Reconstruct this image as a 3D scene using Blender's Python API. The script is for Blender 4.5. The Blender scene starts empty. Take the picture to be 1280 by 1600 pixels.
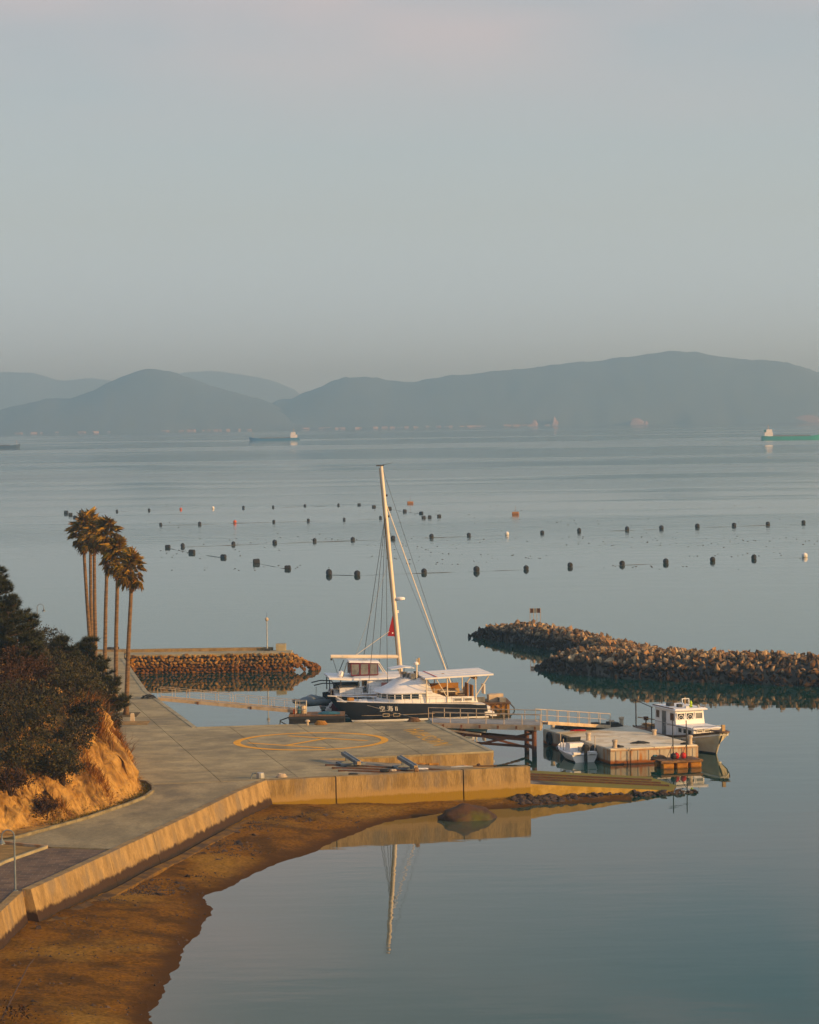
import bpy, bmesh, math, random
import numpy as np
from mathutils import Vector, Matrix, noise as mnoise

R = math.radians
random.seed(11)
rng = np.random.default_rng(11)
scene = bpy.context.scene
COL = scene.collection

# ------------------------------------------------------------------ camera
CAM_H, FPX = 23.0, 4400.0
PITCH, ROLL = math.atan(150.0 / FPX), R(-0.85)
cam_data = bpy.data.cameras.new('camera')
cam = bpy.data.objects.new('camera', cam_data)
COL.objects.link(cam)
CAMROT = Matrix.Rotation(R(90) - PITCH, 3, 'X') @ Matrix.Rotation(ROLL, 3, 'Z')
cam.matrix_world = Matrix.Translation((0, 0, CAM_H)) @ CAMROT.to_4x4()
cam_data.sensor_fit = 'HORIZONTAL'
cam_data.sensor_width = 36.0
cam_data.lens = 36.0 * FPX / 1280.0
cam_data.clip_start = 1.0
cam_data.clip_end = 40000.0
scene.camera = cam

# ------------------------------------------------------------------ world, sun, exposure
SUN_H = Vector((0.90, -0.44, 0)).normalized()
SUN_EL = R(14.0)
world = bpy.data.worlds.new('World')
scene.world = world
world.use_nodes = True
wn, wl = world.node_tree.nodes, world.node_tree.links
wn.clear()
w_out = wn.new('ShaderNodeOutputWorld')
w_bg = wn.new('ShaderNodeBackground')
w_bg.inputs['Strength'].default_value = 0.1
sky = wn.new('ShaderNodeTexSky')
sky.sky_type = 'NISHITA'
sky.sun_disc = False
sky.sun_elevation = SUN_EL
sky.sun_rotation = math.atan2(SUN_H.x, SUN_H.y)
sky.altitude = 20
sky.air_density = 1.0
sky.dust_density = 3.0
w_tc = wn.new('ShaderNodeTexCoord')
w_sep = wn.new('ShaderNodeSeparateXYZ')
wl.new(w_tc.outputs['Generated'], w_sep.inputs[0])
w_ramp = wn.new('ShaderNodeValToRGB')           # thin overcast veil, by elevation only
w_ramp.color_ramp.elements[0].position = 0.0
w_ramp.color_ramp.elements[0].color = (0.60, 0.78, 0.96, 1)
w_ramp.color_ramp.elements[1].position = 1.0
w_ramp.color_ramp.elements[1].color = (0.21, 0.31, 0.48, 1)
e = w_ramp.color_ramp.elements.new(0.07); e.color = (0.455, 0.525, 0.56, 1)
e = w_ramp.color_ramp.elements.new(0.16); e.color = (0.345, 0.390, 0.435, 1)
e = w_ramp.color_ramp.elements.new(0.215); e.color = (0.15, 0.25, 0.30, 1)
wl.new(w_sep.outputs['Z'], w_ramp.inputs[0])
w_sc = wn.new('ShaderNodeVectorMath'); w_sc.operation = 'SCALE'
w_sc.inputs['Scale'].default_value = 10.0
wl.new(w_ramp.outputs[0], w_sc.inputs[0])
w_map = wn.new('ShaderNodeMapping')             # soft clouds catching the last pink light
w_map.inputs['Scale'].default_value = (5.0, 5.0, 16.0)
w_map.inputs['Location'].default_value = (3.74, 1.48, 1.9)
wl.new(w_tc.outputs['Generated'], w_map.inputs[0])
w_noise = wn.new('ShaderNodeTexNoise')
w_noise.inputs['Scale'].default_value = 1.0
w_noise.inputs['Detail'].default_value = 3.0
wl.new(w_map.outputs[0], w_noise.inputs[0])
w_cr = wn.new('ShaderNodeMapRange')
w_cr.inputs['From Min'].default_value = 0.44
w_cr.inputs['From Max'].default_value = 0.70
wl.new(w_noise.outputs['Fac'], w_cr.inputs[0])
w_el = wn.new('ShaderNodeMapRange')             # clouds lie above the haze layer
w_el.inputs['From Min'].default_value = 0.095
w_el.inputs['From Max'].default_value = 0.16
wl.new(w_sep.outputs['Z'], w_el.inputs[0])
w_cm = wn.new('ShaderNodeMath'); w_cm.operation = 'MULTIPLY'
wl.new(w_cr.outputs[0], w_cm.inputs[0]); wl.new(w_el.outputs[0], w_cm.inputs[1])
w_cmix = wn.new('ShaderNodeMix'); w_cmix.data_type = 'RGBA'
wl.new(w_cm.outputs[0], w_cmix.inputs['Factor'])
wl.new(w_sc.outputs[0], w_cmix.inputs['A'])
w_cmix.inputs['B'].default_value = (6.2, 4.8, 4.7, 1)
w_mix = wn.new('ShaderNodeMix'); w_mix.data_type = 'RGBA'
w_mix.inputs['Factor'].default_value = 0.76
wl.new(sky.outputs[0], w_mix.inputs['A'])
wl.new(w_cmix.outputs['Result'], w_mix.inputs['B'])
wl.new(w_mix.outputs['Result'], w_bg.inputs['Color'])
wl.new(w_bg.outputs[0], w_out.inputs[0])

sun_d = bpy.data.lights.new('sun', 'SUN')
sun_d.energy = 4.6
sun_d.angle = R(0.6)
sun_d.color = (1.0, 0.60, 0.22)
sun = bpy.data.objects.new('sun', sun_d)
COL.objects.link(sun)
sun_dir = SUN_H * math.cos(SUN_EL) + Vector((0, 0, math.sin(SUN_EL)))
sun.rotation_euler = sun_dir.to_track_quat('Z', 'Y').to_euler()
sun.location = (60, -20, 80)
scene.view_settings.view_transform = 'Standard'
scene.view_settings.look = 'None'
scene.view_settings.exposure = 0.4
scene.view_settings.gamma = 1.0
scene.view_settings.use_curve_mapping = False
scene.cycles.use_denoising = True
scene.cycles.max_bounces = 6
scene.cycles.volume_bounces = 2


# ------------------------------------------------------------------ helpers
def at(px, py, z=0.0):
    """point of the plane at height z that the photograph shows at this pixel"""
    d = CAMROT @ Vector(((px - 640) / FPX, -(py - 800) / FPX, -1.0))
    t = (z - CAM_H) / d.z
    return Vector((d.x * t, d.y * t, z))


def at_d(px, py, y):
    """point at distance y along the view that the photograph shows at this pixel"""
    d = CAMROT @ Vector(((px - 640) / FPX, -(py - 800) / FPX, -1.0))
    t = y / d.y
    return Vector((d.x * t, y, CAM_H + d.z * t))


def V(*a):
    return Vector(a)


class MB:
    def __init__(s):
        s.v, s.f, s.m = [], [], []

    def add(s, verts, faces, mi=0):
        o = len(s.v)
        s.v += [tuple(p) for p in verts]
        for f in faces:
            s.f.append(tuple(i + o for i in f)); s.m.append(mi)
        return s

    def box(s, c, size, rz=0.0, mi=0, M=None):
        x, y, z = size[0] / 2, size[1] / 2, size[2] / 2
        pts = [Vector((a * x, b * y, d * z)) for d in (-1, 1) for b in (-1, 1) for a in (-1, 1)]
        rot = M if M is not None else Matrix.Rotation(rz, 3, 'Z')
        pts = [rot @ p + Vector(c) for p in pts]
        return s.add(pts, [(0, 2, 3, 1), (4, 5, 7, 6), (0, 1, 5, 4), (2, 6, 7, 3), (0, 4, 6, 2), (1, 3, 7, 5)], mi)

    def beam(s, a, b, w, h, mi=0):
        a, b = Vector(a), Vector(b)
        d = b - a
        q = d.to_track_quat('X', 'Z').to_matrix()
        return s.box((a + b) / 2, (d.length, w, h), 0, mi, q)

    def prism(s, poly, z0, z1, mi=0, mi_side=None):
        n = len(poly)
        area = sum(poly[i][0] * poly[(i + 1) % n][1] - poly[(i + 1) % n][0] * poly[i][1] for i in range(n))
        if area < 0: poly = list(poly)[::-1]
        zf0 = z0 if callable(z0) else (lambda x, y: z0)
        zf1 = z1 if callable(z1) else (lambda x, y: z1)
        o = len(s.v)
        s.v += [(p[0], p[1], zf0(p[0], p[1])) for p in poly] + [(p[0], p[1], zf1(p[0], p[1])) for p in poly]
        s.f.append(tuple(o + n + i for i in range(n))); s.m.append(mi)
        s.f.append(tuple(o + n - 1 - i for i in range(n))); s.m.append(mi)
        for i in range(n):
            j = (i + 1) % n
            s.f.append((o + i, o + j, o + n + j, o + n + i)); s.m.append(mi if mi_side is None else mi_side)
        return s

    def tube(s, pts, r, n=8, mi=0, cap=True):
        pts = [Vector(p) for p in pts]
        k = len(pts)
        rs = r if isinstance(r, (list, tuple)) else [r] * k
        o = len(s.v)
        ref = None
        for i in range(k):
            t = (pts[min(i + 1, k - 1)] - pts[max(i - 1, 0)]).normalized()
            if ref is None:
                ref = Vector((0, 0, 1)) if abs(t.z) < 0.9 else Vector((1, 0, 0))
            u = t.cross(ref).normalized()
            w = u.cross(t).normalized()
            ref = w
            for j in range(n):
                a = 2 * math.pi * j / n
                s.v.append(tuple(pts[i] + (u * math.cos(a) + w * math.sin(a)) * rs[i]))
        for i in range(k - 1):
            for j in range(n):
                a, b = o + i * n + j, o + i * n + (j + 1) % n
                s.f.append((a, a + n, b + n, b)); s.m.append(mi)
        if cap:
            s.f.append(tuple(o + j for j in range(n))); s.m.append(mi)
            s.f.append(tuple(o + (k - 1) * n + n - 1 - j for j in range(n))); s.m.append(mi)
        return s

    def lathe(s, prof, c=(0, 0, 0), n=12, mi=0):
        o = len(s.v)
        for (r, z) in prof:
            for j in range(n):
                a = 2 * math.pi * j / n
                s.v.append((c[0] + r * math.cos(a), c[1] + r * math.sin(a), c[2] + z))
        for i in range(len(prof) - 1):
            for j in range(n):
                a, b = o + i * n + j, o + i * n + (j + 1) % n
                s.f.append((a, b, b + n, a + n)); s.m.append(mi)
        s.f.append(tuple(o + n - 1 - j for j in range(n))); s.m.append(mi)
        s.f.append(tuple(o + (len(prof) - 1) * n + j for j in range(n))); s.m.append(mi)
        return s

    def loft(s, rings, mi=0, closed=True, cap=True, band=None):
        o = len(s.v); n = len(rings[0])
        for r in rings: s.v += [tuple(p) for p in r]
        for i in range(len(rings) - 1):
            for j in range(n if closed else n - 1):
                a, b = o + i * n + j, o + i * n + (j + 1) % n
                s.f.append((a, b, b + n, a + n)); s.m.append(band[j] if band else mi)
        if cap:
            s.f.append(tuple(o + n - 1 - j for j in range(n))); s.m.append(mi)
            s.f.append(tuple(o + (len(rings) - 1) * n + j for j in range(n))); s.m.append(mi)
        return s

    def sweep(s, sec, path, mi=0):
        """sec: closed list of (offset to the right of the path, z); path: list of (x, y)"""
        P = [Vector((p[0], p[1])) for p in path]
        rings = []
        for i in range(len(P)):
            if i == 0: t = (P[1] - P[0]).normalized(); k = 1
            elif i == len(P) - 1: t = (P[-1] - P[-2]).normalized(); k = 1
            else:
                t1, t2 = (P[i] - P[i - 1]).normalized(), (P[i + 1] - P[i]).normalized()
                t = (t1 + t2).normalized(); k = 1 / max(0.5, t.dot(t1))
            nr = Vector((t.y, -t.x)) * k
            rings.append([(P[i].x + nr.x * o, P[i].y + nr.y * o, z) for (o, z) in sec])
        return s.loft(rings, mi)

    def xf(s, M, start=0):
        s.v[start:] = [tuple(M @ Vector(p)) for p in s.v[start:]]
        return s

    def mesh(s, name, mats, smooth=False):
        me = bpy.data.meshes.new(name)
        me.from_pydata(s.v, [], s.f)
        for m in (mats if isinstance(mats, (list, tuple)) else [mats]): me.materials.append(m)
        me.polygons.foreach_set('material_index', s.m)
        if smooth: me.polygons.foreach_set('use_smooth', [True] * len(me.polygons))
        me.validate()
        me.update()
        return me

    def build(s, name, mats, parent=None, world=False, smooth=False, recalc=True, auto=None):
        """one mesh object; with world=True the vertices are in world space"""
        org = Vector((0, 0, 0))
        if parent is None:
            a = np.array(s.v)
            lo, hi = a.min(0), a.max(0)
            org = Vector(((lo[0] + hi[0]) / 2, (lo[1] + hi[1]) / 2, lo[2]))
        elif world:
            p = parent
            while p is not None:
                org = org + p.location; p = p.parent
        if org.length > 0: s.v = [(x - org.x, y - org.y, z - org.z) for (x, y, z) in s.v]
        me = s.mesh(name, mats, smooth)
        if recalc:
            bm = bmesh.new(); bm.from_mesh(me)
            bmesh.ops.recalc_face_normals(bm, faces=bm.faces)
            bm.to_mesh(me); bm.free()
        if auto is not None:
            me.polygons.foreach_set('use_smooth', [True] * len(me.polygons))
            me.set_sharp_from_angle(angle=R(auto))
        o = bpy.data.objects.new(name, me)
        COL.objects.link(o)
        if parent is not None: o.parent = parent
        else: o.location = org
        return o


def tag(o, label=None, cat=None, group=None, kind=None):
    if label: o['label'] = label
    if cat: o['category'] = cat
    if group: o['group'] = group
    if kind: o['kind'] = kind
    return o


def thing(name, label, cat, loc=(0, 0, 0), rz=0.0, group=None):
    o = bpy.data.objects.new(name, None)
    o.empty_display_size = 0.3
    COL.objects.link(o)
    o.location = loc
    o.rotation_euler = (0, 0, rz)
    return tag(o, label, cat, group)


def structure(o):
    o['kind'] = 'structure'
    return o


def inst(name, me, parent=None, loc=(0, 0, 0), rot=(0, 0, 0), sc=(1, 1, 1)):
    o = bpy.data.objects.new(name, me)
    COL.objects.link(o)
    o.parent = parent
    o.location = loc; o.rotation_euler = rot; o.scale = sc
    return o


def copy_tree(o, parent=None):
    c = o.copy(); COL.objects.link(c); c.parent = parent
    for ch in list(o.children): copy_tree(ch, c)
    return c


def text_verts(body, size, extrude=0.0):
    cu = bpy.data.curves.new('lettering', 'FONT')
    cu.body = body; cu.size = size; cu.extrude = extrude; cu.resolution_u = 3
    ob = bpy.data.objects.new('lettering', cu)
    COL.objects.link(ob)
    dg = bpy.context.evaluated_depsgraph_get()
    me = bpy.data.meshes.new_from_object(ob.evaluated_get(dg))
    vs = [tuple(v.co) for v in me.vertices]
    fs = [tuple(p.vertices) for p in me.polygons]
    bpy.data.objects.remove(ob); bpy.data.curves.remove(cu); bpy.data.meshes.remove(me)
    return vs, fs


def clip_poly(poly, nx, ny, c):
    """keep the side nx*x + ny*y <= c"""
    out = []
    for i in range(len(poly)):
        a, b = poly[i], poly[(i + 1) % len(poly)]
        da, db = nx * a[0] + ny * a[1] - c, nx * b[0] + ny * b[1] - c
        if da <= 0: out.append(a)
        if da * db < 0:
            t = da / (da - db)
            out.append((a[0] + (b[0] - a[0]) * t, a[1] + (b[1] - a[1]) * t))
    return out


def poly_area(p):
    return 0.5 * abs(sum(p[i][0] * p[(i + 1) % len(p)][1] - p[(i + 1) % len(p)][0] * p[i][1] for i in range(len(p))))


def seg_dist(P, line):
    """distance of points P (n,2) to a polyline, and the signed side (+ left of the line)"""
    best = np.full(len(P), 1e9); sgn = np.ones(len(P))
    for i in range(len(line) - 1):
        a, b = np.array(line[i]), np.array(line[i + 1])
        ab = b - a
        t = np.clip(((P - a) @ ab) / (ab @ ab), 0, 1)
        q = a + t[:, None] * ab
        d = np.hypot(P[:, 0] - q[:, 0], P[:, 1] - q[:, 1])
        cr = ab[0] * (P[:, 1] - a[1]) - ab[1] * (P[:, 0] - a[0])
        m = d < best
        best[m] = d[m]; sgn[m] = np.sign(cr[m])
    return best * sgn


def nz(x, y, z=0.0, s=1.0, oct=4):
    return mnoise.fractal(Vector((x * s, y * s, z * s)), 0.8, 2.0, oct)


# ------------------------------------------------------------------ materials
def vivid(c, k):
    l = 0.3 * c[0] + 0.59 * c[1] + 0.11 * c[2]
    return tuple(max(0.004, l + (x - l) * k) for x in c)


def mat(name, base, var=None, scale=2.0, rough=0.8, metal=0.0, bump=0.0, bscale=None, rnd=0.0, hue=None, spec=0.3,
        stretch=(1, 1, 1), tide=(), contrast=(0.35, 0.65), third=None, tscale=0.4, coat=0.0, coord='Object', sat=1.25, grain=0.0, gscale=14.0):
    base, var, third, hue = [vivid(c, sat) if c is not None else None for c in (base, var, third, hue)]
    tide = [(a, b_, vivid(c, sat), d) for (a, b_, c, d) in tide]
    m = bpy.data.materials.new(name)
    m.use_nodes = True
    N, L = m.node_tree.nodes, m.node_tree.links
    b = N['Principled BSDF']
    b.inputs['Roughness'].default_value = rough
    b.inputs['Metallic'].default_value = metal
    b.inputs['Specular IOR Level'].default_value = spec
    if coat: b.inputs['Coat Weight'].default_value = coat
    tc = N.new('ShaderNodeTexCoord')
    geo = N.new('ShaderNodeNewGeometry')
    mp = N.new('ShaderNodeMapping')
    mp.inputs['Scale'].default_value = stretch
    if coord == 'World': L.new(geo.outputs['Position'], mp.inputs[0])
    else: L.new(tc.outputs['Object'], mp.inputs[0])

    def noise(sc, det=6.0, src=None):
        n = N.new('ShaderNodeTexNoise')
        n.inputs['Scale'].default_value = sc
        n.inputs['Detail'].default_value = det
        n.inputs['Roughness'].default_value = 0.6
        L.new(src or mp.outputs[0], n.inputs[0])
        return n

    def mixc(f, a, bb):
        x = N.new('ShaderNodeMix'); x.data_type = 'RGBA'
        L.new(f, x.inputs['Factor'])
        for s, k in ((a, 'A'), (bb, 'B')):
            if isinstance(s, tuple): x.inputs[k].default_value = (*s, 1)
            else: L.new(s, x.inputs[k])
        return x.outputs['Result']

    def rangem(src, lo, hi):
        r = N.new('ShaderNodeMapRange'); r.interpolation_type = 'SMOOTHSTEP'
        r.inputs['From Min'].default_value = lo; r.inputs['From Max'].default_value = hi
        L.new(src, r.inputs[0])
        return r.outputs[0]

    col = base
    if var is not None:
        n1 = noise(scale)
        col = mixc(rangem(n1.outputs['Fac'], *contrast), base, var)
    if third is not None:
        n2 = noise(tscale, 5.0)
        col = mixc(rangem(n2.outputs['Fac'], 0.5, 0.68), col, third)
    if grain:
        ng = noise(gscale, 4.0)
        vg = N.new('ShaderNodeVectorMath'); vg.operation = 'SCALE'
        L.new(col, vg.inputs[0])
        rg = N.new('ShaderNodeMapRange'); rg.inputs['From Min'].default_value = 0.3; rg.inputs['From Max'].default_value = 0.7
        rg.inputs['To Min'].default_value = 1 - grain; rg.inputs['To Max'].default_value = 1 + grain
        L.new(ng.outputs['Fac'], rg.inputs[0]); L.new(rg.outputs[0], vg.inputs['Scale'])
        col = vg.outputs[0]
    if hue is not None or rnd:
        oi = N.new('ShaderNodeObjectInfo')
        ad = N.new('ShaderNodeMath'); ad.operation = 'ADD'
        L.new(oi.outputs['Random'], ad.inputs[0]); L.new(geo.outputs['Random Per Island'], ad.inputs[1])
        fr = N.new('ShaderNodeMath'); fr.operation = 'FRACT'
        L.new(ad.outputs[0], fr.inputs[0])
        if hue is not None: col = mixc(fr.outputs[0], col, hue)
        if rnd:
            f2 = N.new('ShaderNodeMath'); f2.operation = 'MULTIPLY'; f2.inputs[1].default_value = 7.31
            L.new(fr.outputs[0], f2.inputs[0])
            f3 = N.new('ShaderNodeMath'); f3.operation = 'FRACT'; L.new(f2.outputs[0], f3.inputs[0])
            r = N.new('ShaderNodeMapRange')
            r.inputs['To Min'].default_value = 1 - rnd; r.inputs['To Max'].default_value = 1 + rnd
            L.new(f3.outputs[0], r.inputs[0])
            vm = N.new('ShaderNodeVectorMath'); vm.operation = 'SCALE'
            if isinstance(col, tuple): vm.inputs[0].default_value = col
            else: L.new(col, vm.inputs[0])
            L.new(r.outputs[0], vm.inputs['Scale'])
            col = vm.outputs[0]
    if tide:
        sx = N.new('ShaderNodeSeparateXYZ'); L.new(geo.outputs['Position'], sx.inputs[0])
        tn = noise(1.6, 5.0, geo.outputs['Position'])
        for (z0, z1, c, amp) in tide:
            ma = N.new('ShaderNodeMath'); ma.operation = 'MULTIPLY_ADD'
            L.new(tn.outputs['Fac'], ma.inputs[0]); ma.inputs[1].default_value = amp
            L.new(sx.outputs['Z'], ma.inputs[2])
            r = N.new('ShaderNodeMapRange'); r.interpolation_type = 'SMOOTHSTEP'
            r.inputs['From Min'].default_value = z0 + amp * 0.5; r.inputs['From Max'].default_value = z1 + amp * 0.5
            r.inputs['To Min'].default_value = 1; r.inputs['To Max'].default_value = 0
            L.new(ma.outputs[0], r.inputs[0])
            col = mixc(r.outputs[0], col, c)
    if isinstance(col, tuple): b.inputs['Base Color'].default_value = (*col, 1)
    else: L.new(col, b.inputs['Base Color'])
    if bump:
        bn = noise(bscale or scale * 3, 5.0)
        bp = N.new('ShaderNodeBump')
        bp.inputs['Strength'].default_value = 1.0
        bp.inputs['Distance'].default_value = bump
        L.new(bn.outputs['Fac'], bp.inputs['Height'])
        L.new(bp.outputs[0], b.inputs['Normal'])
    return m


M = {}
M['concrete'] = mat('concrete', (0.37, 0.315, 0.20), (0.26, 0.225, 0.145), 0.55, 0.85, bump=0.01, bscale=9, third=(0.19, 0.165, 0.11), tscale=0.22, rnd=0.07, coord='World', contrast=(0.38, 0.62), grain=0.16, gscale=7)
M['road'] = mat('road_concrete', (0.34, 0.285, 0.18), (0.22, 0.187, 0.12), 0.4, 0.85, bump=0.01, bscale=9, third=(0.17, 0.147, 0.10), tscale=0.25, rnd=0.06, coord='World', stretch=(1, 0.5, 1), contrast=(0.38, 0.62), grain=0.16, gscale=7)
M['core'] = mat('old_concrete', (0.10, 0.095, 0.08), (0.06, 0.058, 0.05), 1.0)
M['edge'] = mat('edge_concrete', (0.36, 0.32, 0.22), (0.25, 0.22, 0.15), 0.9, 0.85, bump=0.01, coord='World')
M['wall'] = mat('wall_concrete', (0.31, 0.225, 0.115), (0.20, 0.14, 0.065), 1.3, 0.85, bump=0.02, bscale=9, stretch=(1.6, 1.6, 0.28), coord='World', contrast=(0.42, 0.6), grain=0.25,
                third=(0.19, 0.15, 0.10), tscale=0.8,
                tide=((1.0, 1.35, (0.30, 0.21, 0.10), 0.9), (0.78, 0.92, (0.22, 0.145, 0.035), 0.3), (0.2, 0.4, (0.055, 0.04, 0.016), 0.3)))
M['wall2'] = mat('sea_wall_concrete', (0.32, 0.23, 0.12), (0.20, 0.14, 0.07), 1.2, 0.85, bump=0.02, bscale=9, stretch=(1.0, 1.0, 0.45), coord='World', contrast=(0.38, 0.64), grain=0.2,
                 third=(0.20, 0.155, 0.10), tscale=0.7, tide=((1.0, 1.2, (0.034, 0.019, 0.010), 0.6), (0.62, 0.8, (0.014, 0.010, 0.007), 0.3)))
M['ledge'] = mat('ledge_concrete', (0.17, 0.10, 0.03), (0.05, 0.032, 0.016), 1.2, 0.8, bump=0.03, coord='World')
M['kerb'] = mat('kerb_concrete', (0.24, 0.21, 0.14), (0.15, 0.13, 0.085), 1.5, 0.9, bump=0.01, coord='World')
M['paint'] = mat('orange_paint', (0.74, 0.39, 0.05), (0.58, 0.32, 0.06), 1.6, 0.75, coord='World', contrast=(0.4, 0.75))
M['paint_worn'] = mat('worn_orange_paint', (0.62, 0.35, 0.06), (0.40, 0.27, 0.12), 2.6, 0.8, coord='World', contrast=(0.5, 0.75))
M['ramp'] = mat('slipway_concrete', (0.25, 0.23, 0.19), (0.15, 0.135, 0.11), 0.7, 0.85, bump=0.015, coord='World',
                tide=((0.92, 1.02, (0.050, 0.036, 0.028), 0.15), (0.70, 0.95, (0.15, 0.13, 0.010), 0.4)))
M['rampside'] = mat('slipway_side', (0.40, 0.28, 0.10), (0.27, 0.18, 0.05), 1.4, 0.85, bump=0.03, bscale=6, coord='World', tide=((0.0, 0.25, (0.06, 0.04, 0.02), 0.2),))
M['rail'] = mat('rusty_rail', (0.040, 0.024, 0.018), (0.075, 0.036, 0.020), 4, 0.7, metal=0.2)
M['sand'] = mat('wet_sand', (0.158, 0.080, 0.024), (0.075, 0.040, 0.014), 0.45, 0.95, bump=0.05, bscale=7, coord='World', spec=0.08, contrast=(0.40, 0.62), grain=0.5, gscale=6.0,
                third=(0.21, 0.125, 0.042), tscale=0.13, tide=((0.02, 0.22, (0.060, 0.030, 0.010), 0.12),))
M['soil'] = mat('verge_soil', (0.34, 0.22, 0.10), (0.20, 0.135, 0.06), 1.2, 0.95, bump=0.03, coord='World')
M['cliff'] = mat('cliff_earth', (0.37, 0.235, 0.098), (0.24, 0.14, 0.055), 0.9, 0.95, bump=0.25, bscale=2.0, coord='World', stretch=(1, 1, 0.6), grain=0.3, gscale=3.5,
                 third=(0.11, 0.06, 0.022), tscale=0.55, contrast=(0.42, 0.6))
M['rock'] = mat('quarry_rock', (0.40, 0.32, 0.215), (0.21, 0.155, 0.10), 2.5, 0.9, bump=0.04, hue=(0.17, 0.095, 0.048), rnd=0.7, contrast=(0.42, 0.58),
                tide=((0.85, 1.35, (0.024, 0.015, 0.009), 0.6),))
M['jrock'] = mat('jetty_rock', (0.27, 0.185, 0.095), (0.16, 0.09, 0.036), 2.5, 0.9, bump=0.03, hue=(0.23, 0.12, 0.035), rnd=0.5, contrast=(0.42, 0.58),
                 tide=((0.55, 1.0, (0.13, 0.06, 0.014), 0.5), (-0.05, 0.14, (0.03, 0.02, 0.012), 0.1)))
M['darkrock'] = mat('dark_rock', (0.060, 0.043, 0.034), (0.034, 0.025, 0.020), 1.5, 0.8, bump=0.04, rnd=0.4)
M['boulder'] = mat('boulder_rock', (0.070, 0.036, 0.016), (0.035, 0.020, 0.012), 0.9, 0.75, bump=0.05, bscale=3, third=(0.07, 0.068, 0.012), tscale=0.35)
M['palmtrunk'] = mat('palm_bark', (0.19, 0.125, 0.07), (0.10, 0.066, 0.038), 1.5, 0.95, bump=0.03, stretch=(1, 1, 5))
M['frond'] = mat('palm_green', (0.066, 0.072, 0.014), (0.12, 0.098, 0.021), 1.2, 0.6, rnd=0.5, hue=(0.30, 0.17, 0.035))  # golden sunlight on the crowns is put into the frond colours
M['deadfrond'] = mat('palm_dead', (0.22, 0.125, 0.05), (0.13, 0.07, 0.03), 1.5, 0.9, rnd=0.35)
M['bark'] = mat('bark', (0.075, 0.048, 0.032), (0.04, 0.027, 0.02), 3, 0.95, bump=0.02)
M['pine'] = mat('pine_needles', (0.018, 0.026, 0.008), (0.028, 0.033, 0.009), 1.0, 0.7, rnd=0.5, hue=(0.040, 0.034, 0.010))
M['leaf'] = mat('shrub_leaves', (0.018, 0.022, 0.007), (0.030, 0.026, 0.008), 0.8, 0.65, rnd=0.5, hue=(0.034, 0.024, 0.009))
M['leafolive'] = mat('olive_leaves', (0.024, 0.028, 0.008), (0.036, 0.032, 0.009), 0.8, 0.65, rnd=0.5, hue=(0.050, 0.036, 0.011))
M['leafbrown'] = mat('brown_shrub_leaves', (0.042, 0.020, 0.008), (0.025, 0.018, 0.007), 0.8, 0.8, rnd=0.5, hue=(0.060, 0.028, 0.010))
M['drygrass'] = mat('dry_grass', (0.22, 0.10, 0.028), (0.14, 0.06, 0.018), 1.0, 0.9, rnd=0.45)
M['weed'] = mat('green_weeds', (0.085, 0.095, 0.022), (0.13, 0.11, 0.03), 2.0, 0.85, rnd=0.4, hue=(0.16, 0.105, 0.04))
M['twig'] = mat('bare_twigs', (0.10, 0.06, 0.038), None, rough=0.9)
M['white'] = mat('white_gelcoat', (0.83, 0.815, 0.79), (0.77, 0.75, 0.715), 1.2, 0.4, spec=0.4, sat=1.0)
M['white2'] = mat('weathered_white', (0.76, 0.74, 0.70), (0.62, 0.59, 0.54), 2.2, 0.6, sat=1.0)
M['navy'] = mat('navy_hull', (0.012, 0.014, 0.020), (0.020, 0.021, 0.026), 1.0, 0.3, spec=0.5)
M['maroon'] = mat('maroon_hull', (0.12, 0.012, 0.018), (0.09, 0.010, 0.015), 1.0, 0.35, spec=0.5)
M['red'] = mat('red_cloth', (0.26, 0.010, 0.020), (0.20, 0.008, 0.016), 2.0, 0.8)
M['pinkcover'] = mat('faded_red_cover', (0.42, 0.20, 0.17), (0.34, 0.15, 0.13), 2.0, 0.8)
M['glass'] = mat('dark_glass', (0.018, 0.022, 0.022), None, rough=0.08, spec=0.5)
M['litglass'] = mat('brown_lit_glass', (0.13, 0.055, 0.03), (0.05, 0.03, 0.022), 2.5, 0.2, spec=0.5)  # warm brown light on these panes is put into the glass colour
M['pane'] = mat('pale_pane', (0.22, 0.22, 0.21), (0.12, 0.12, 0.115), 2.0, 0.15, spec=0.5)
M['mast'] = mat('mast_paint', (0.74, 0.66, 0.54), (0.68, 0.58, 0.45), 0.8, 0.4)
M['steel'] = mat('galvanised_steel', (0.42, 0.42, 0.40), (0.30, 0.30, 0.28), 2.5, 0.5, metal=0.3)
M['bluegrey'] = mat('blue_grey_steel', (0.13, 0.155, 0.17), (0.20, 0.225, 0.235), 2.2, 0.6, metal=0.2)
M['railpaint'] = mat('pale_rail_paint', (0.50, 0.42, 0.32), (0.38, 0.30, 0.21), 2.0, 0.6)
M['gangdeck'] = mat('gangway_deck', (0.30, 0.30, 0.29), (0.22, 0.22, 0.21), 1.5, 0.8)
M['rust'] = mat('rusty_steel', (0.105, 0.052, 0.030), (0.052, 0.030, 0.022), 1.8, 0.85, bump=0.02, hue=(0.15, 0.07, 0.04), tide=((0.2, 0.8, (0.030, 0.020, 0.015), 0.5),))
M['black'] = mat('black_rubber', (0.014, 0.014, 0.014), (0.026, 0.025, 0.023), 3.0, 0.7)
M['dark'] = mat('dark_metal', (0.035, 0.035, 0.035), None, rough=0.6)
M['timber'] = mat('weathered_timber', (0.21, 0.13, 0.07), (0.11, 0.065, 0.038), 2.0, 0.85, stretch=(1, 4, 4), rnd=0.3)
M['tan'] = mat('tan_panel', (0.46, 0.34, 0.20), (0.34, 0.24, 0.13), 1.5, 0.7)
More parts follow.
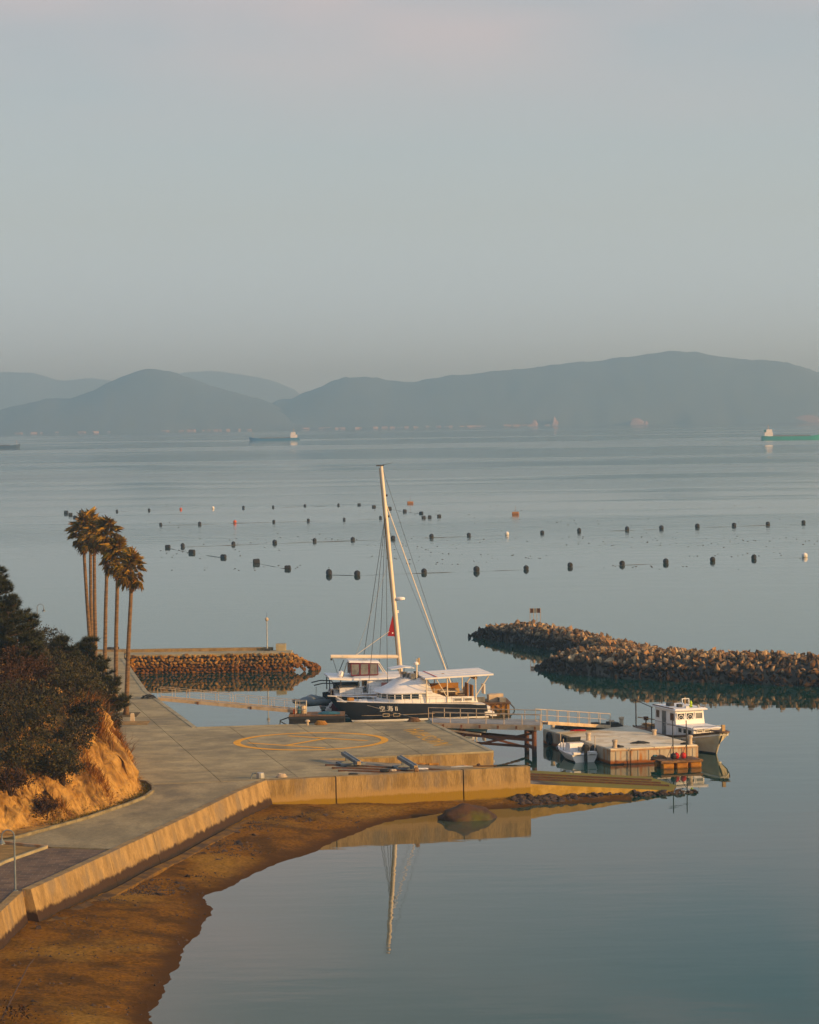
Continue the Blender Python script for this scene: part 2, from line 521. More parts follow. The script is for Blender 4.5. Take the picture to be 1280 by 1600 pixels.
M['ochre'] = mat('ochre_canvas', (0.34, 0.19, 0.065), (0.24, 0.13, 0.045), 1.5, 0.8)
M['pont'] = mat('pontoon_side', (0.46, 0.41, 0.33), (0.36, 0.31, 0.24), 1.2, 0.8, bump=0.01, stretch=(2.2, 2.2, 0.35), coord='World', third=(0.36, 0.17, 0.065), tscale=1.0,
                tide=((0.16, 0.34, (0.20, 0.075, 0.02), 0.25), (0.02, 0.12, (0.04, 0.022, 0.012), 0.1)))
M['ponttop'] = mat('pontoon_deck', (0.70, 0.65, 0.53), (0.58, 0.53, 0.41), 0.9, 0.85, bump=0.01, third=(0.50, 0.42, 0.30), tscale=0.6, rnd=0.08, coord='World')
M['rustedge'] = mat('rust_stained_edge', (0.34, 0.18, 0.085), (0.42, 0.33, 0.24), 1.5, 0.85, coord='World')
M['cream'] = mat('cream_hull', (0.74, 0.68, 0.54), (0.64, 0.57, 0.44), 1.2, 0.45, spec=0.4)
M['brownstrip'] = mat('brown_gunwale', (0.15, 0.095, 0.06), (0.09, 0.06, 0.04), 3, 0.7)
M['orange'] = mat('orange_plastic', (0.55, 0.14, 0.03), (0.45, 0.11, 0.03), 3, 0.6)
M['yellow'] = mat('yellow_float', (0.36, 0.18, 0.03), (0.24, 0.11, 0.02), 3, 0.7)
M['redplastic'] = mat('red_plastic', (0.42, 0.035, 0.025), (0.30, 0.028, 0.02), 3, 0.6)
M['blue'] = mat('blue_plastic', (0.03, 0.09, 0.13), (0.04, 0.11, 0.14), 3, 0.6)
M['lime'] = mat('lime_plastic', (0.42, 0.55, 0.06), None, rough=0.6)
M['float'] = mat('black_float', (0.014, 0.015, 0.015), (0.03, 0.027, 0.022), 4.0, 0.75, tide=((0.1, 0.3, (0.03, 0.024, 0.014), 0.2),))
M['rope'] = mat('weedy_rope', (0.05, 0.045, 0.028), (0.08, 0.065, 0.04), 2.0, 0.9)
M['stonepost'] = mat('pale_stone', (0.52, 0.44, 0.34), (0.42, 0.35, 0.27), 3, 0.85)
M['brick'] = None
M['farhill'] = mat('forest_cover', (0.065, 0.095, 0.085), (0.080, 0.105, 0.090), 0.006, 0.95, coord='World', third=(0.085, 0.108, 0.088), tscale=0.0025, sat=1.0)  # paler and bluer than forest: part of the haze is in this colour
M['farcliff'] = mat('pale_cliff', (0.27, 0.19, 0.145), (0.20, 0.14, 0.11), 0.02, 0.95, coord='World')
M['farwall'] = mat('far_plaster', (0.42, 0.32, 0.25), (0.3, 0.22, 0.17), 0.02, 0.9, coord='World', rnd=0.4)
M['shipblue'] = mat('ship_blue', (0.03, 0.13, 0.26), (0.04, 0.14, 0.26), 0.2, 0.6)
M['shipgreen'] = mat('ship_green', (0.02, 0.28, 0.20), (0.03, 0.25, 0.18), 0.2, 0.6)
M['shipdark'] = mat('ship_dark', (0.03, 0.045, 0.06), None, rough=0.6)
M['shiphold'] = mat('ship_hatch', (0.16, 0.13, 0.11), (0.10, 0.085, 0.07), 0.2, 0.8)


def brick_material():
    m = bpy.data.materials.new('brick_paving'); m.use_nodes = True
    N, L = m.node_tree.nodes, m.node_tree.links
    b = N['Principled BSDF']; b.inputs['Roughness'].default_value = 0.85
    geo = N.new('ShaderNodeNewGeometry')
    br = N.new('ShaderNodeTexBrick')
    br.inputs['Color1'].default_value = (0.20, 0.118, 0.06, 1)
    br.inputs['Color2'].default_value = (0.10, 0.060, 0.036, 1)
    br.inputs['Mortar'].default_value = (0.22, 0.165, 0.10, 1)
    br.inputs['Scale'].default_value = 1.0
    br.inputs['Mortar Size'].default_value = 0.02
    br.inputs['Brick Width'].default_value = 0.60
    br.inputs['Row Height'].default_value = 0.40
    L.new(geo.outputs['Position'], br.inputs['Vector'])
    n = N.new('ShaderNodeTexNoise'); n.inputs['Scale'].default_value = 0.9; n.inputs['Detail'].default_value = 5
    L.new(geo.outputs['Position'], n.inputs[0])
    r = N.new('ShaderNodeMapRange'); r.inputs['From Min'].default_value = 0.35; r.inputs['From Max'].default_value = 0.65
    L.new(n.outputs['Fac'], r.inputs[0])
    mx = N.new('ShaderNodeMix'); mx.data_type = 'RGBA'; mx.blend_type = 'MULTIPLY'
    L.new(r.outputs[0], mx.inputs['Factor']); L.new(br.outputs['Color'], mx.inputs['A'])
    mx.inputs['B'].default_value = (0.55, 0.52, 0.5, 1)
    L.new(mx.outputs['Result'], b.inputs['Base Color'])
    bp = N.new('ShaderNodeBump'); bp.inputs['Distance'].default_value = 0.01; bp.invert = True
    L.new(br.outputs['Fac'], bp.inputs['Height']); L.new(bp.outputs[0], b.inputs['Normal'])
    return m


M['brick'] = brick_material()


def water_material():
    m = bpy.data.materials.new('sea_water'); m.use_nodes = True
    N, L = m.node_tree.nodes, m.node_tree.links
    b = N['Principled BSDF']
    b.inputs['Base Color'].default_value = (0.0, 0.050, 0.036, 1)
    b.inputs['IOR'].default_value = 1.33
    b.inputs['Specular IOR Level'].default_value = 0.36
    geo = N.new('ShaderNodeNewGeometry')
    P = geo.outputs['Position']

    def mp(sc, loc=(0, 0, 0), rz=0.0):
        x = N.new('ShaderNodeMapping'); x.inputs['Scale'].default_value = sc; x.inputs['Location'].default_value = loc
        x.inputs['Rotation'].default_value = (0, 0, rz)
        L.new(P, x.inputs[0]); return x.outputs[0]

    def noise(v, sc, det=3.0):
        n = N.new('ShaderNodeTexNoise'); n.inputs['Scale'].default_value = sc; n.inputs['Detail'].default_value = det
        L.new(v, n.inputs[0]); return n.outputs['Fac']

    def mrange(s, a, bb, c=0.0, d=1.0):
        r = N.new('ShaderNodeMapRange'); r.interpolation_type = 'SMOOTHSTEP'
        for k, val in (('From Min', a), ('From Max', bb), ('To Min', c), ('To Max', d)): r.inputs[k].default_value = val
        L.new(s, r.inputs[0]); return r.outputs[0]

    def mul(a, bb):
        x = N.new('ShaderNodeMath'); x.operation = 'MULTIPLY'; L.new(a, x.inputs[0])
        if isinstance(bb, float): x.inputs[1].default_value = bb
        else: L.new(bb, x.inputs[1])
        return x.outputs[0]

    def add(a, bb):
        x = N.new('ShaderNodeMath'); x.operation = 'ADD'; L.new(a, x.inputs[0])
        if isinstance(bb, float): x.inputs[1].default_value = bb
        else: L.new(bb, x.inputs[1])
        return x.outputs[0]

    sep = N.new('ShaderNodeSeparateXYZ'); L.new(P, sep.inputs[0])
    shal = mul(mrange(add(sep.outputs['X'], mul(noise(mp((0.12, 0.12, 1), (8, 2, 0)), 1.0, 3.0), 4.0)), -4.0, 20.0, 1.0, 0.0), mrange(sep.outputs['Y'], 150.0, 200.0, 1.0, 0.0))
    mxw = N.new('ShaderNodeMix'); mxw.data_type = 'RGBA'
    L.new(shal, mxw.inputs['Factor'])
    mxw.inputs['A'].default_value = (0.002, 0.044, 0.033, 1); mxw.inputs['B'].default_value = (0.085, 0.088, 0.050, 1)
    L.new(mxw.outputs['Result'], b.inputs['Base Color'])
    # cat's-paws: breeze patches lie in long bands on the open water beyond the breakwater, the cove is calm
    patch = mrange(noise(mp((0.0011, 0.0032, 1), rz=0.06), 1.0, 5.0), 0.48, 0.56)
    streak = mrange(noise(mp((0.004, 0.014, 1), (3, 7, 0), 0.05), 1.0, 6.0), 0.44, 0.60)
    open_w = mrange(sep.outputs['Y'], 250.0, 900.0)
    ruff = mul(add(mul(patch, 0.75), mul(streak, 0.30)), open_w)
    ripple = noise(mp((0.9, 1.6, 1)), 1.0, 3.0)
    swell = noise(mp((0.16, 0.45, 1), (5, 1, 0)), 1.0, 2.0)
    chop = noise(mp((0.10, 0.16, 1), (2, 9, 0)), 1.0, 4.0)
    h = add(add(mul(ripple, 0.0016), mul(swell, 0.007)), mul(mul(chop, 0.35), ruff))
    bp = N.new('ShaderNodeBump'); bp.inputs['Strength'].default_value = 1.0; bp.inputs['Distance'].default_value = 1.0
    L.new(h, bp.inputs['Height'])
    L.new(bp.outputs[0], b.inputs['Normal'])
    rr = N.new('ShaderNodeMath'); rr.operation = 'MULTIPLY_ADD'
    L.new(ruff, rr.inputs[0]); rr.inputs[1].default_value = 0.16; rr.inputs[2].default_value = 0.012
    L.new(rr.outputs[0], b.inputs['Roughness'])
    return m


M['water'] = water_material()

# ------------------------------------------------------------------ SETTING: sea, far hills
xs = [-2900, -1200, -400, -120, 120, 400, 1200, 2900]
ys = [-90, 60, 200, 400, 1000, 3000, 6000, 11800]
mb = MB()
vv = [(x, y, 0.0) for y in ys for x in xs]
mb.add(vv, [(j * 8 + i, j * 8 + i + 1, (j + 1) * 8 + i + 1, (j + 1) * 8 + i) for j in range(7) for i in range(7)])
structure(mb.build('sea', M['water']))


def far_hill(prof, shore_d, depth, x0, x1, seed, step=8.0):
    """a wooded island: ridge heights read off the photograph at the ridge's distance, falling to a shore in front"""
    ridge_d = shore_d + depth * 0.45
    px = np.array([p[0] for p in prof], float)
    pw, pz = [], []
    for (a, b) in prof:
        q = at_d(a, b, ridge_d); pw.append(q.x); pz.append(q.z)
    nx = int((x1 - x0) / step)
    X = np.linspace(x0, x1, nx)
    Z = np.interp(X, pw, pz)
    nyy = 26
    verts = []
    for j in range(nyy):
        t = j / (nyy - 1)
        y = shore_d + depth * t
        k = math.sin(min(1, t / 0.45) * math.pi / 2) ** 0.9 if t < 0.45 else max(0.0, math.cos((t - 0.45) / 0.55 * math.pi / 2)) ** 0.8
        for i in range(nx):
            x = X[i]
            n = nz(x + seed, y, 0, 0.004, 5)
            zz = Z[i] * k
            rel = zz * (1 + 0.20 * n * (1 - k) * 2) + (nz(x + seed, y * 1.4, 0, 0.022, 5) * 4.5 if k > 0.08 else 0)
            yy = y + (60 * nz(x + seed, 0, 0, 0.004, 4) if j == 0 else 0)
            verts.append((x, yy, max(-0.5, rel) if j else -0.5))
    faces = [(j * nx + i, j * nx + i + 1, (j + 1) * nx + i + 1, (j + 1) * nx + i) for j in range(nyy - 1) for i in range(nx - 1)]
    return structure(MB().add(verts, faces).build('hill', M['farhill'], smooth=True, recalc=False))


far_hill([(-400, 660), (-100, 650), (0, 642), (40, 632), (80, 622), (110, 624), (150, 610), (185, 592), (215, 580), (240, 577), (270, 581),
          (300, 593), (340, 606), (390, 620), (415, 627), (440, 636), (470, 652), (500, 662), (560, 670)], 5350, 900, -1700, -60, 0)
far_hill([(390, 668), (415, 640), (437, 624), (455, 624), (480, 613), (510, 600), (540, 590), (575, 589), (610, 597), (650, 597), (700, 587), (760, 582),
          (820, 575), (880, 569), (940, 563), (1000, 555), (1050, 549), (1085, 551), (1130, 559), (1180, 563), (1230, 567), (1280, 583),
          (1360, 600), (1500, 625), (1700, 650)], 5450, 1000, -330, 1750, 400)
far_hill([(-500, 600), (-200, 590), (0, 582), (50, 582), (90, 595), (130, 592), (170, 594), (240, 620), (300, 660)], 9300, 1100, -2500, -640, 900, 26)
far_hill([(200, 650), (250, 592), (285, 582), (330, 580), (380, 585), (430, 595), (465, 612), (490, 640), (520, 668)], 9400, 1100, -1000, -180, 1400, 26)

# pale sea cliffs and quarries along the far shores
for (pxa, pxb, pyt, pyb, d) in ((862, 872, 648, 664, 5440), (826, 840, 656, 665, 5445), (984, 1012, 653, 663, 5440), (1228, 1280, 649, 658, 5440), (1138, 1147, 618, 631, 5600)):
    a, b = at_d(pxa, pyb, d), at_d(pxb, pyb, d)
    top = at_d(pxa, pyt, d).z
    k = max(3, int((pxb - pxa) / 3))
    mb = MB(); base = max(-0.5, a.z if a.z > 30 else -0.5)
    lo, hi, bk = [], [], []
    for i in range(k + 1):
        t = i / k
        x = a.x + (b.x - a.x) * t
        hh = base + (top - base) * (0.45 + 0.55 * abs(math.sin(3.1 * t + pxa))) * (0.35 if i in (0, k) else 1)
        lo.append((x, d - 12, base)); hi.append((x + 2, d + 6, hh)); bk.append((x, d + 70, base))
    n = k + 1
    mb.add(lo + hi + bk, [(i, i + 1, n + i + 1, n + i) for i in range(k)] + [(n + i, n + i + 1, 2 * n + i + 1, 2 * n + i) for i in range(k)])
    structure(mb.build('sea_cliff', M['farcliff']))
mb = MB()
for (pxa, pxb, d, n) in ((20, 90, 5300, 9), (110, 300, 5310, 16), (300, 400, 5320, 12), (470, 560, 5350, 14), (560, 760, 5380, 30), (780, 860, 5420, 16)):
    for i in range(n):
        p = at_d(random.uniform(pxa, pxb), 660, d + random.uniform(-10, 40))
        mb.box((p.x, p.y, 1.6), (random.uniform(3, 9), 8, random.uniform(1.5, 4.5)), 0, 0)
tag(mb.build('shore_buildings', M['farwall']), 'pale tiny buildings strung along the foot of the far islands', kind='stuff')

# ------------------------------------------------------------------ SETTING: quay, road, slipway
QZ = 2.06
DV = Vector((0.957, 0.290)); NV = Vector((-0.290, 0.957))
F0, F1 = Vector((-8.5, 162.0)), Vector((6.93, 166.7))
F0i = F0 + NV * 0.6
R0 = F0i + DV * 5.5
R1 = R0 + NV * 8.2
H1, H2, H3 = Vector((5.0, 174.8)), Vector((1.1, 193.0)), Vector((-14.7, 190.8))
P1, P2 = Vector((-20.5, 217.0)), Vector((-25.3, 247.0))
QUAY = [tuple(F0i), tuple(R0), tuple(R1), tuple(H1), tuple(H2), tuple(H3), tuple(P1), tuple(P2), (-26.0, 254.0), (-46, 262), (-46, 205), (-22.5, 186), (-17.6, 167), (-16.2, 161.0)]
WL = [(-17.2, 125.2), (-14.75, 135.3), (-11.75, 148.3), (-9.9, 157.0), (-8.75, 161.2), (-8.5, 162.0)]   # top edge of the diagonal sea wall
KERB = [at(px, py, QZ) for (px, py) in ((216, 1222), (230, 1224), (239, 1231), (239, 1238), (225, 1248), (200, 1258), (170, 1268), (135, 1280), (100, 1290), (60, 1301), (20, 1312))]
ROAD = [(-8.7, 162.4), (-16.2, 160.9)] + [(p.x, p.y) for p in KERB[2:]] + [(-21.2, 140.6), (-17.9, 138.0), (-14.6, 137.0), (-11.85, 148.3), (-10.0, 157.0), (-8.9, 161.2)]


def slabs(parent, poly, ang, sx, sy, m, z, thick=0.12, gap=0.02, jit=0.003):
    u = Vector((math.cos(ang), math.sin(ang))); w = Vector((-u.y, u.x))
    us = [u.dot(Vector(p)) for p in poly]; ws = [w.dot(Vector(p)) for p in poly]
    i = 0
    a = min(us)
    while a < max(us):
        b0 = min(ws) - 2.0 * ((i % 2) * 0)
        while b0 < max(ws):
            c = clip_poly(poly, -u.x, -u.y, -(a + gap)); c = clip_poly(c, u.x, u.y, a + sx - gap) if c else c
            c = clip_poly(c, -w.x, -w.y, -(b0 + gap)) if c else c
            c = clip_poly(c, w.x, w.y, b0 + sy - gap) if c else c
            if len(c) >= 3 and poly_area(c) > 0.25:
                cl = [c[0]]
                for p in c[1:]:
                    if (Vector(p) - Vector(cl[-1])).length > 0.02: cl.append(p)
                if len(cl) >= 3:
                    MB().prism(cl, z - thick, z + random.uniform(-jit, jit)).build('concrete_slab', m, parent, world=True)
            b0 += sy
        a += sx; i += 1


quay = structure(MB().prism([(x, y) for x, y in QUAY], -3.0, QZ - 0.1).build('quay', M['wall']))
slabs(quay, QUAY, math.atan2(0.98, -0.205), 5.2, 4.6, M['concrete'], QZ)
road = structure(MB().prism(ROAD, -1.0, QZ - 0.1).build('road', M['core']))
slabs(road, ROAD, math.atan2(36, 8), 9.0, 6.0, M['road'], QZ)
# pale edge beams along the quay edges
for (a, b) in ((H1, H2), (H2, H3), (H3, P1), (P1, P2)):
    L_ = (b - a).length; k = max(1, round(L_ / 5)); t = (b - a).normalized(); nn = Vector((-t.y, t.x))
    for i in range(k):
        p, q = a + (b - a) * (i / k) + t * 0.02, a + (b - a) * ((i + 1) / k) - t * 0.02
        MB().prism([tuple(p - nn * 0.03), tuple(q - nn * 0.03), tuple(q + nn * 0.30), tuple(p + nn * 0.30)], QZ - 0.35, QZ + 0.025).build('edge_beam', M['edge'], quay, world=True)
# painted helipad
c0 = Vector((-6.6, 181.6)); n = 72; mb = MB()
vs = [(c0.x + r * math.cos(2 * math.pi * i / n), c0.y + r * math.sin(2 * math.pi * i / n), QZ + 0.010) for r in (4.55, 5.02) for i in range(n)]
mb.add(vs, [(i, (i + 1) % n, n + (i + 1) % n, n + i) for i in range(n)])
mb.build('landing_circle', M['paint'], quay, world=True)
mb = MB()


def stripe(mb, a, b, w, z):
    a, b = Vector(a), Vector(b); t = (b - a).normalized(); nn = Vector((-t.y, t.x)) * w / 2
    mb.add([(*(a - nn), z), (*(b - nn), z), (*(b + nn), z), (*(a + nn), z)], [(0, 1, 2, 3)])


hl = [(at(387, 1161, QZ), at(508, 1169, QZ)), (at(450, 1150, QZ), at(574, 1157.5, QZ))]
for (a, b) in hl: stripe(mb, a.xy, b.xy, 0.36, QZ + 0.010)
stripe(mb, ((hl[0][0] + hl[0][1]) / 2).xy, ((hl[1][0] + hl[1][1]) / 2).xy, 0.36, QZ + 0.014)
mb.build('letter_h_marking', M['paint'], quay, world=True)
vs, fs = text_verts('NAOSHIMA', 1.75)
ta = np.array(vs); wdt = ta[:, 0].max(); hgt = ta[:, 1].max()
a, b = Vector((2.55, 178.2)), Vector((0.45, 188.1)); t = (b - a).normalized(); up = Vector((-t.y, t.x))
k = (b - a).length / wdt
vs = [(*(a + t * (x * k) + up * (y * 1.25 / hgt)), QZ + 0.010) for (x, y, z) in vs]
MB().add(vs, fs).build('painted_name', M['paint_worn'], quay, world=True)

# slipway
def ramp_z(x, y):
    s = (Vector((x, y)) - R0).dot(DV)
    return QZ - max(0.0, s) * 2.06 / 21.3


RE0 = F0i + DV * 25.2 - NV * 0.6; RE1 = Vector((15.6, 177.2))
RAMP = [tuple(R0), tuple(R0 + DV * 10.0), tuple(F1 + DV * 0.0 + NV * 0.6), tuple(F1 + DV * 0.02 + NV * 0.0), tuple(RE0), tuple(RE1 + DV * 1.5), tuple(H1 + DV * 0.0 + NV * 0.0), tuple(R1)]
slip = structure(MB().prism(RAMP, -2.0, ramp_z, 0, 1).build('slipway', [M['ramp'], M['rampside']]))
for off in (1.9, 3.3, 4.8):
    a = R0 + NV * off - DV * 0.5; bq = R0 + NV * off + DV * 20.5
    pts = []
    for i in range(12):
        p = a + (bq - a) * i / 11
        pts.append((p.x, p.y, ramp_z(p.x, p.y) + 0.05))
    mb = MB()
    for i in range(11): mb.beam(pts[i], pts[i + 1], 0.13, 0.10)
    mb.build('rail', M['rail'], slip, world=True)
# front sea wall: three panels with open joints
swall = thing('sea_wall', 'straight stained concrete quay wall in three panels facing the sandy cove', 'sea wall', (*((F0 + F1) / 2), -1.0))
cuts = [0.0, 4.15, 11.95, (F1 - F0).length]
for i in range(3):
    a, b = F0 + DV * (cuts[i] + 0.04), F0 + DV * (cuts[i + 1] - 0.04)
    a = F0 + (F1 - F0).normalized() * (cuts[i] + (0.04 if i else 0)); b = F0 + (F1 - F0).normalized() * (cuts[i + 1] - (0.04 if i < 2 else 0))
    MB().sweep([(0.0, QZ + 0.03), (0.04, QZ), (0.12, -1.2), (-0.58, -1.2), (-0.58, QZ + 0.03)], [tuple(a), tuple(b)]).build('wall_panel', M['wall'], swall, world=True)
a, b = F0 + NV * 0.3, F1 + NV * 0.3
MB().beam((*(a + DV * 0.3), 0.4), (*(b - DV * 0.3), 0.4), 0.35, 3.0).build('joint_backing', M['core'], swall, world=True)

# diagonal battered sea wall
dwall = thing('sea_wall', 'long sloping concrete sea wall curving between the road and the brown beach', 'sea wall', (-13.0, 143.0, 0.0))


def resample(path, step):
    P = [Vector(p) for p in path]; out = [P[0]]; acc = 0.0
    for i in range(len(P) - 1):
        L_ = (P[i + 1] - P[i]).length; k = max(1, int(round(L_ / step)))
        for j in range(1, k + 1): out.append(P[i].lerp(P[i + 1], j / k))
    return out


wp = resample(WL, 3.3)
for i in range(len(wp) - 1):
    g = (wp[i + 1] - wp[i]).normalized() * 0.008
    j = random.uniform(-0.012, 0.012)
    MB().sweep([(-0.40 + j, QZ + 0.05 + j), (0.02 + j, QZ + 0.05 + j), (0.50 + j, 0.2), (0.56 + j, -0.8), (-0.40 + j, -0.8)], [tuple(wp[i] + g), tuple(wp[i + 1] - g)]).build('wall_panel', M['wall2'], dwall, world=True)
lp = resample([(p[0] + 0.55, p[1] - 0.1) for p in WL[:-1]], 4.0)
mb = MB()
rings = []
for i, p in enumerate(lp):
    w = 0.5 + 0.22 * nz(p.x, p.y, 0, 0.3); zt = 0.62 + 0.10 * nz(p.x, p.y, 3, 0.25)
    rings.append([(p.x, p.y, zt), (p.x + w, p.y - 0.15, zt - 0.06), (p.x + w + 0.08, p.y - 0.15, -0.4), (p.x, p.y, -0.4)])
mb.loft(rings)
mb.build('wall_footing', M['ledge'], dwall, world=True)
dp_ = at(193, 1356, 1.15)
MB().tube([dp_ + V(-.35, 0, .02), dp_ + V(.06, -.02, -.01)], 0.10, 10).build('drain_pipe', M['black'], dwall, world=True)
nwall = thing('sea_wall', 'short near end of the sea wall beside the leaning lamp, running out of frame', 'sea wall', (-17.6, 119.0, 0.0))
W2 = [(-18.7, 108.0), (-18.1, 114.0), (-17.75, 119.0), (-17.5, 124.9)]
wp = resample(W2, 3.2)
for i in range(len(wp) - 1):
    g = (wp[i + 1] - wp[i]).normalized() * 0.008
    MB().sweep([(-0.40, QZ + 0.03), (0.0, QZ + 0.03), (0.28, 0.3), (0.34, -0.8), (-0.40, -0.8)], [tuple(wp[i] + g), tuple(wp[i + 1] - g)]).build('wall_panel', M['wall2'], nwall, world=True)

# ground behind the near wall, brick path
GROUND = [(-46, 104), (-18.9, 104), (-18.3, 112), (-17.9, 119), (-17.5, 125.2), (-15.0, 136.0), (-18.5, 139.0), (-21.5, 143.0), (-26, 152), (-46, 152)]
structure(MB().prism(GROUND, -1.0, QZ - 0.06).build('ground', M['soil']))
BR = [(-18.9, 104.5), (-18.35, 112), (-17.95, 119), (-17.5, 125.0), (-15.0, 136.85), (-17.95, 137.75), (-19.4, 133.2), (-20.6, 126), (-21.8, 104.5)]
structure(MB().prism(BR, QZ - 0.30, QZ - 0.02).build('brick_path', M['brick']))
MB_k = MB()
kp = structure(MB().beam((-21.8, 105, QZ - 0.02), (-20.75, 126, QZ - 0.02), 0.14, 0.24).build('path_edging', M['edge']))
for (a, b) in (((-20.7, 126.1), (-19.55, 133.2)), ((-19.55, 133.3), (-18.1, 137.8))):
    MB().beam((*a, QZ - 0.02), (*b, QZ - 0.02), 0.14, 0.22).build('edging_stone', M['edge'], kp, world=True)
MB().beam((-21.3, 140.2, QZ), (-18.1, 138.0, QZ), 0.16, 0.14).build('edging_stone', M['rustedge'], kp, world=True)

# kerb at the foot of the cliff
kerb = structure(MB().beam((*KERB[0].xy, QZ + 0.02), (*KERB[1].xy, QZ + 0.02), 0.14, 0.26).build('kerb', M['kerb']))
ks = resample([(p.x, p.y) for p in KERB[1:]], 1.0)
for i in range(len(ks) - 1):
    t = (ks[i + 1] - ks[i]).normalized() * 0.015
    MB().beam((*(ks[i] + t), QZ + 0.02 + random.uniform(-.01, .01)), (*(ks[i + 1] - t), QZ + 0.02), 0.15, 0.26).build('kerb_stone', M['kerb'], kerb, world=True)

# ------------------------------------------------------------------ beach
WLINE = [at(px, py, 0) for (px, py) in ((200, 1760), (222, 1660), (236, 1600), (250, 1560), (266, 1526), (298, 1472), (330, 1430), (322, 1410), (322, 1400), (360, 1384), (430, 1352),
                                          (500, 1326), (555, 1302), (610, 1285), (690, 1270), (780, 1264), (860, 1258), (960, 1252))]
wline = [(p.x, p.y) for p in WLINE]
gx = np.arange(-19.2, 13.01, 0.22); gy = np.arange(88, 167.6, 0.30)
GX, GY = np.meshgrid(gx, gy)
PP = np.stack([GX.ravel(), GY.ravel()], 1)
dd = seg_dist(PP, wline)
for i in range(len(dd)):
    if abs(dd[i]) < 6: dd[i] += 0.32 * nz(PP[i][0], PP[i][1], 0, 0.30, 4) + 0.10 * nz(PP[i][0], PP[i][1], 4, 1.3, 3)


def beach_profile(d): return np.where(d > 0, 1.0 * (1 - np.exp(-d / 6.5)), np.maximum(-1.2, d * 0.16))


zz = beach_profile(dd)
for i in range(len(zz)):
    x, y = PP[i]
    if zz[i] > -0.6: zz[i] += (0.055 * nz(x, y, 0, 0.45, 5) + 0.03 * nz(x, y, 7, 1.6, 3)) * min(1.0, 0.22 + abs(dd[i]) * 0.35)
nxg = len(gx)
faces = [(j * nxg + i, j * nxg + i + 1, (j + 1) * nxg + i + 1, (j + 1) * nxg + i) for j in range(len(gy) - 1) for i in range(nxg - 1)]
fa = np.array(faces)
keep = zz[fa].max(1) > -0.7
mb = MB().add(np.column_stack([PP, zz]).tolist(), fa[keep].tolist())
structure(mb.build('beach', M['sand'], smooth=True, recalc=False))


def beach_z(x, y):
    d = seg_dist(np.array([[x, y]]), wline)[0]
    return float(beach_profile(np.array([d]))[0])


def hull_rock(seed, pts=15, flat=0.75):
    r = random.Random(seed)
    bm = bmesh.new()
    for _ in range(pts):
        v = Vector((r.gauss(0, 1), r.gauss(0, 1), r.gauss(0, 1))).normalized() * r.uniform(0.86, 1.0)
        bm.verts.new((v.x * 0.5, v.y * 0.42, v.z * 0.5 * flat))
    res = bmesh.ops.convex_hull(bm, input=bm.verts)
    bmesh.ops.delete(bm, geom=[g for g in res.get('geom_interior', []) if isinstance(g, bmesh.types.BMVert)], context='VERTS')
    loose = [v for v in bm.verts if not v.link_faces]
    bmesh.ops.delete(bm, geom=loose, context='VERTS')
    bmesh.ops.recalc_face_normals(bm, faces=bm.faces)
    return bm


def rock_protos(m, n=14, pts=15, flat=0.75, s0=0):
    out = []
    for i in range(n):
        bm = hull_rock(s0 + i, pts, flat)
        me = bpy.data.meshes.new('rock'); bm.to_mesh(me); bm.free()
        me.materials.append(m); out.append(me)
    return out


ROCKS = rock_protos(M['rock'], pts=11, flat=0.8); JROCKS = rock_protos(M['jrock'], s0=40); DROCKS = rock_protos(M['darkrock'], s0=80)


def place_rocks(root, protos, items, keep=300, stuff='rock_fill', m=None):
    """items: (score, loc, rot, scale); the best become parts, the rest one mass"""
    items = sorted(items, key=lambda t: -t[0])
    base = root.location
    for (sc, loc, rot, s) in items[:keep]:
        inst('rock', random.choice(protos), root, Vector(loc) - base, rot, s)
    if len(items) > keep:
        mb = MB()
        for (sc, loc, rot, s) in items[keep:]:
            me = random.choice(protos)
            from mathutils import Euler
            X = Matrix.LocRotScale(Vector(loc) - base, Euler(rot), Vector(s))
            mb.add([X @ v.co for v in me.vertices], [tuple(p.vertices) for p in me.polygons])
        o = mb.build(stuff, m, root); o['kind'] = 'stuff'


def rr3(): return (random.uniform(0, 6.28), random.uniform(0, 6.28), random.uniform(0, 6.28))


# stones on the sand
gs = 'small stones scattered along the foot of the sloping sea wall'
SOLO = {555: 'dark stone alone on the sand before the middle panel of the quay wall', 634: 'small dark stone at the water edge left of the big boulder', 508: 'wide dark stone on the sand below the left panel of the quay wall',
        470: 'small dark stone left of the wide one below the left quay wall panel', 375: 'largest dark stone on the sand below the bend of the sea wall', 60: 'dark stone on the sand in the corner of the near sea wall'}
for (px, py, w) in ((555, 1292, .45), (634, 1279, .35), (508, 1276, .5), (470, 1277, .3), (375, 1320, .55), (372, 1301, .3), (340, 1345, .35), (352, 1332, .4), (292, 1372, .5), (275, 1383, .45), (285, 1390, .4),
                    (262, 1376, .35), (300, 1380, .3), (398, 1306, .3), (330, 1360, .3), (318, 1335, .35), (60, 1452, .4), (250, 1398, .3), (420, 1312, .25)):
    p = at(px, py, 0.55); z = beach_z(p.x, p.y); p = at(px, py, z)
    o = inst('beach_stone', random.choice(DROCKS), None, (p.x, p.y, z + w * 0.10), (random.uniform(-.3, .3), random.uniform(-.3, .3), random.uniform(0, 6)), (w * 1.5, w * 1.2, w * 0.8))
    tag(o, SOLO.get(px, 'small dark stone in the loose scatter along the foot of the sloping sea wall'), 'stone', None if px in SOLO else gs)
mb = MB()
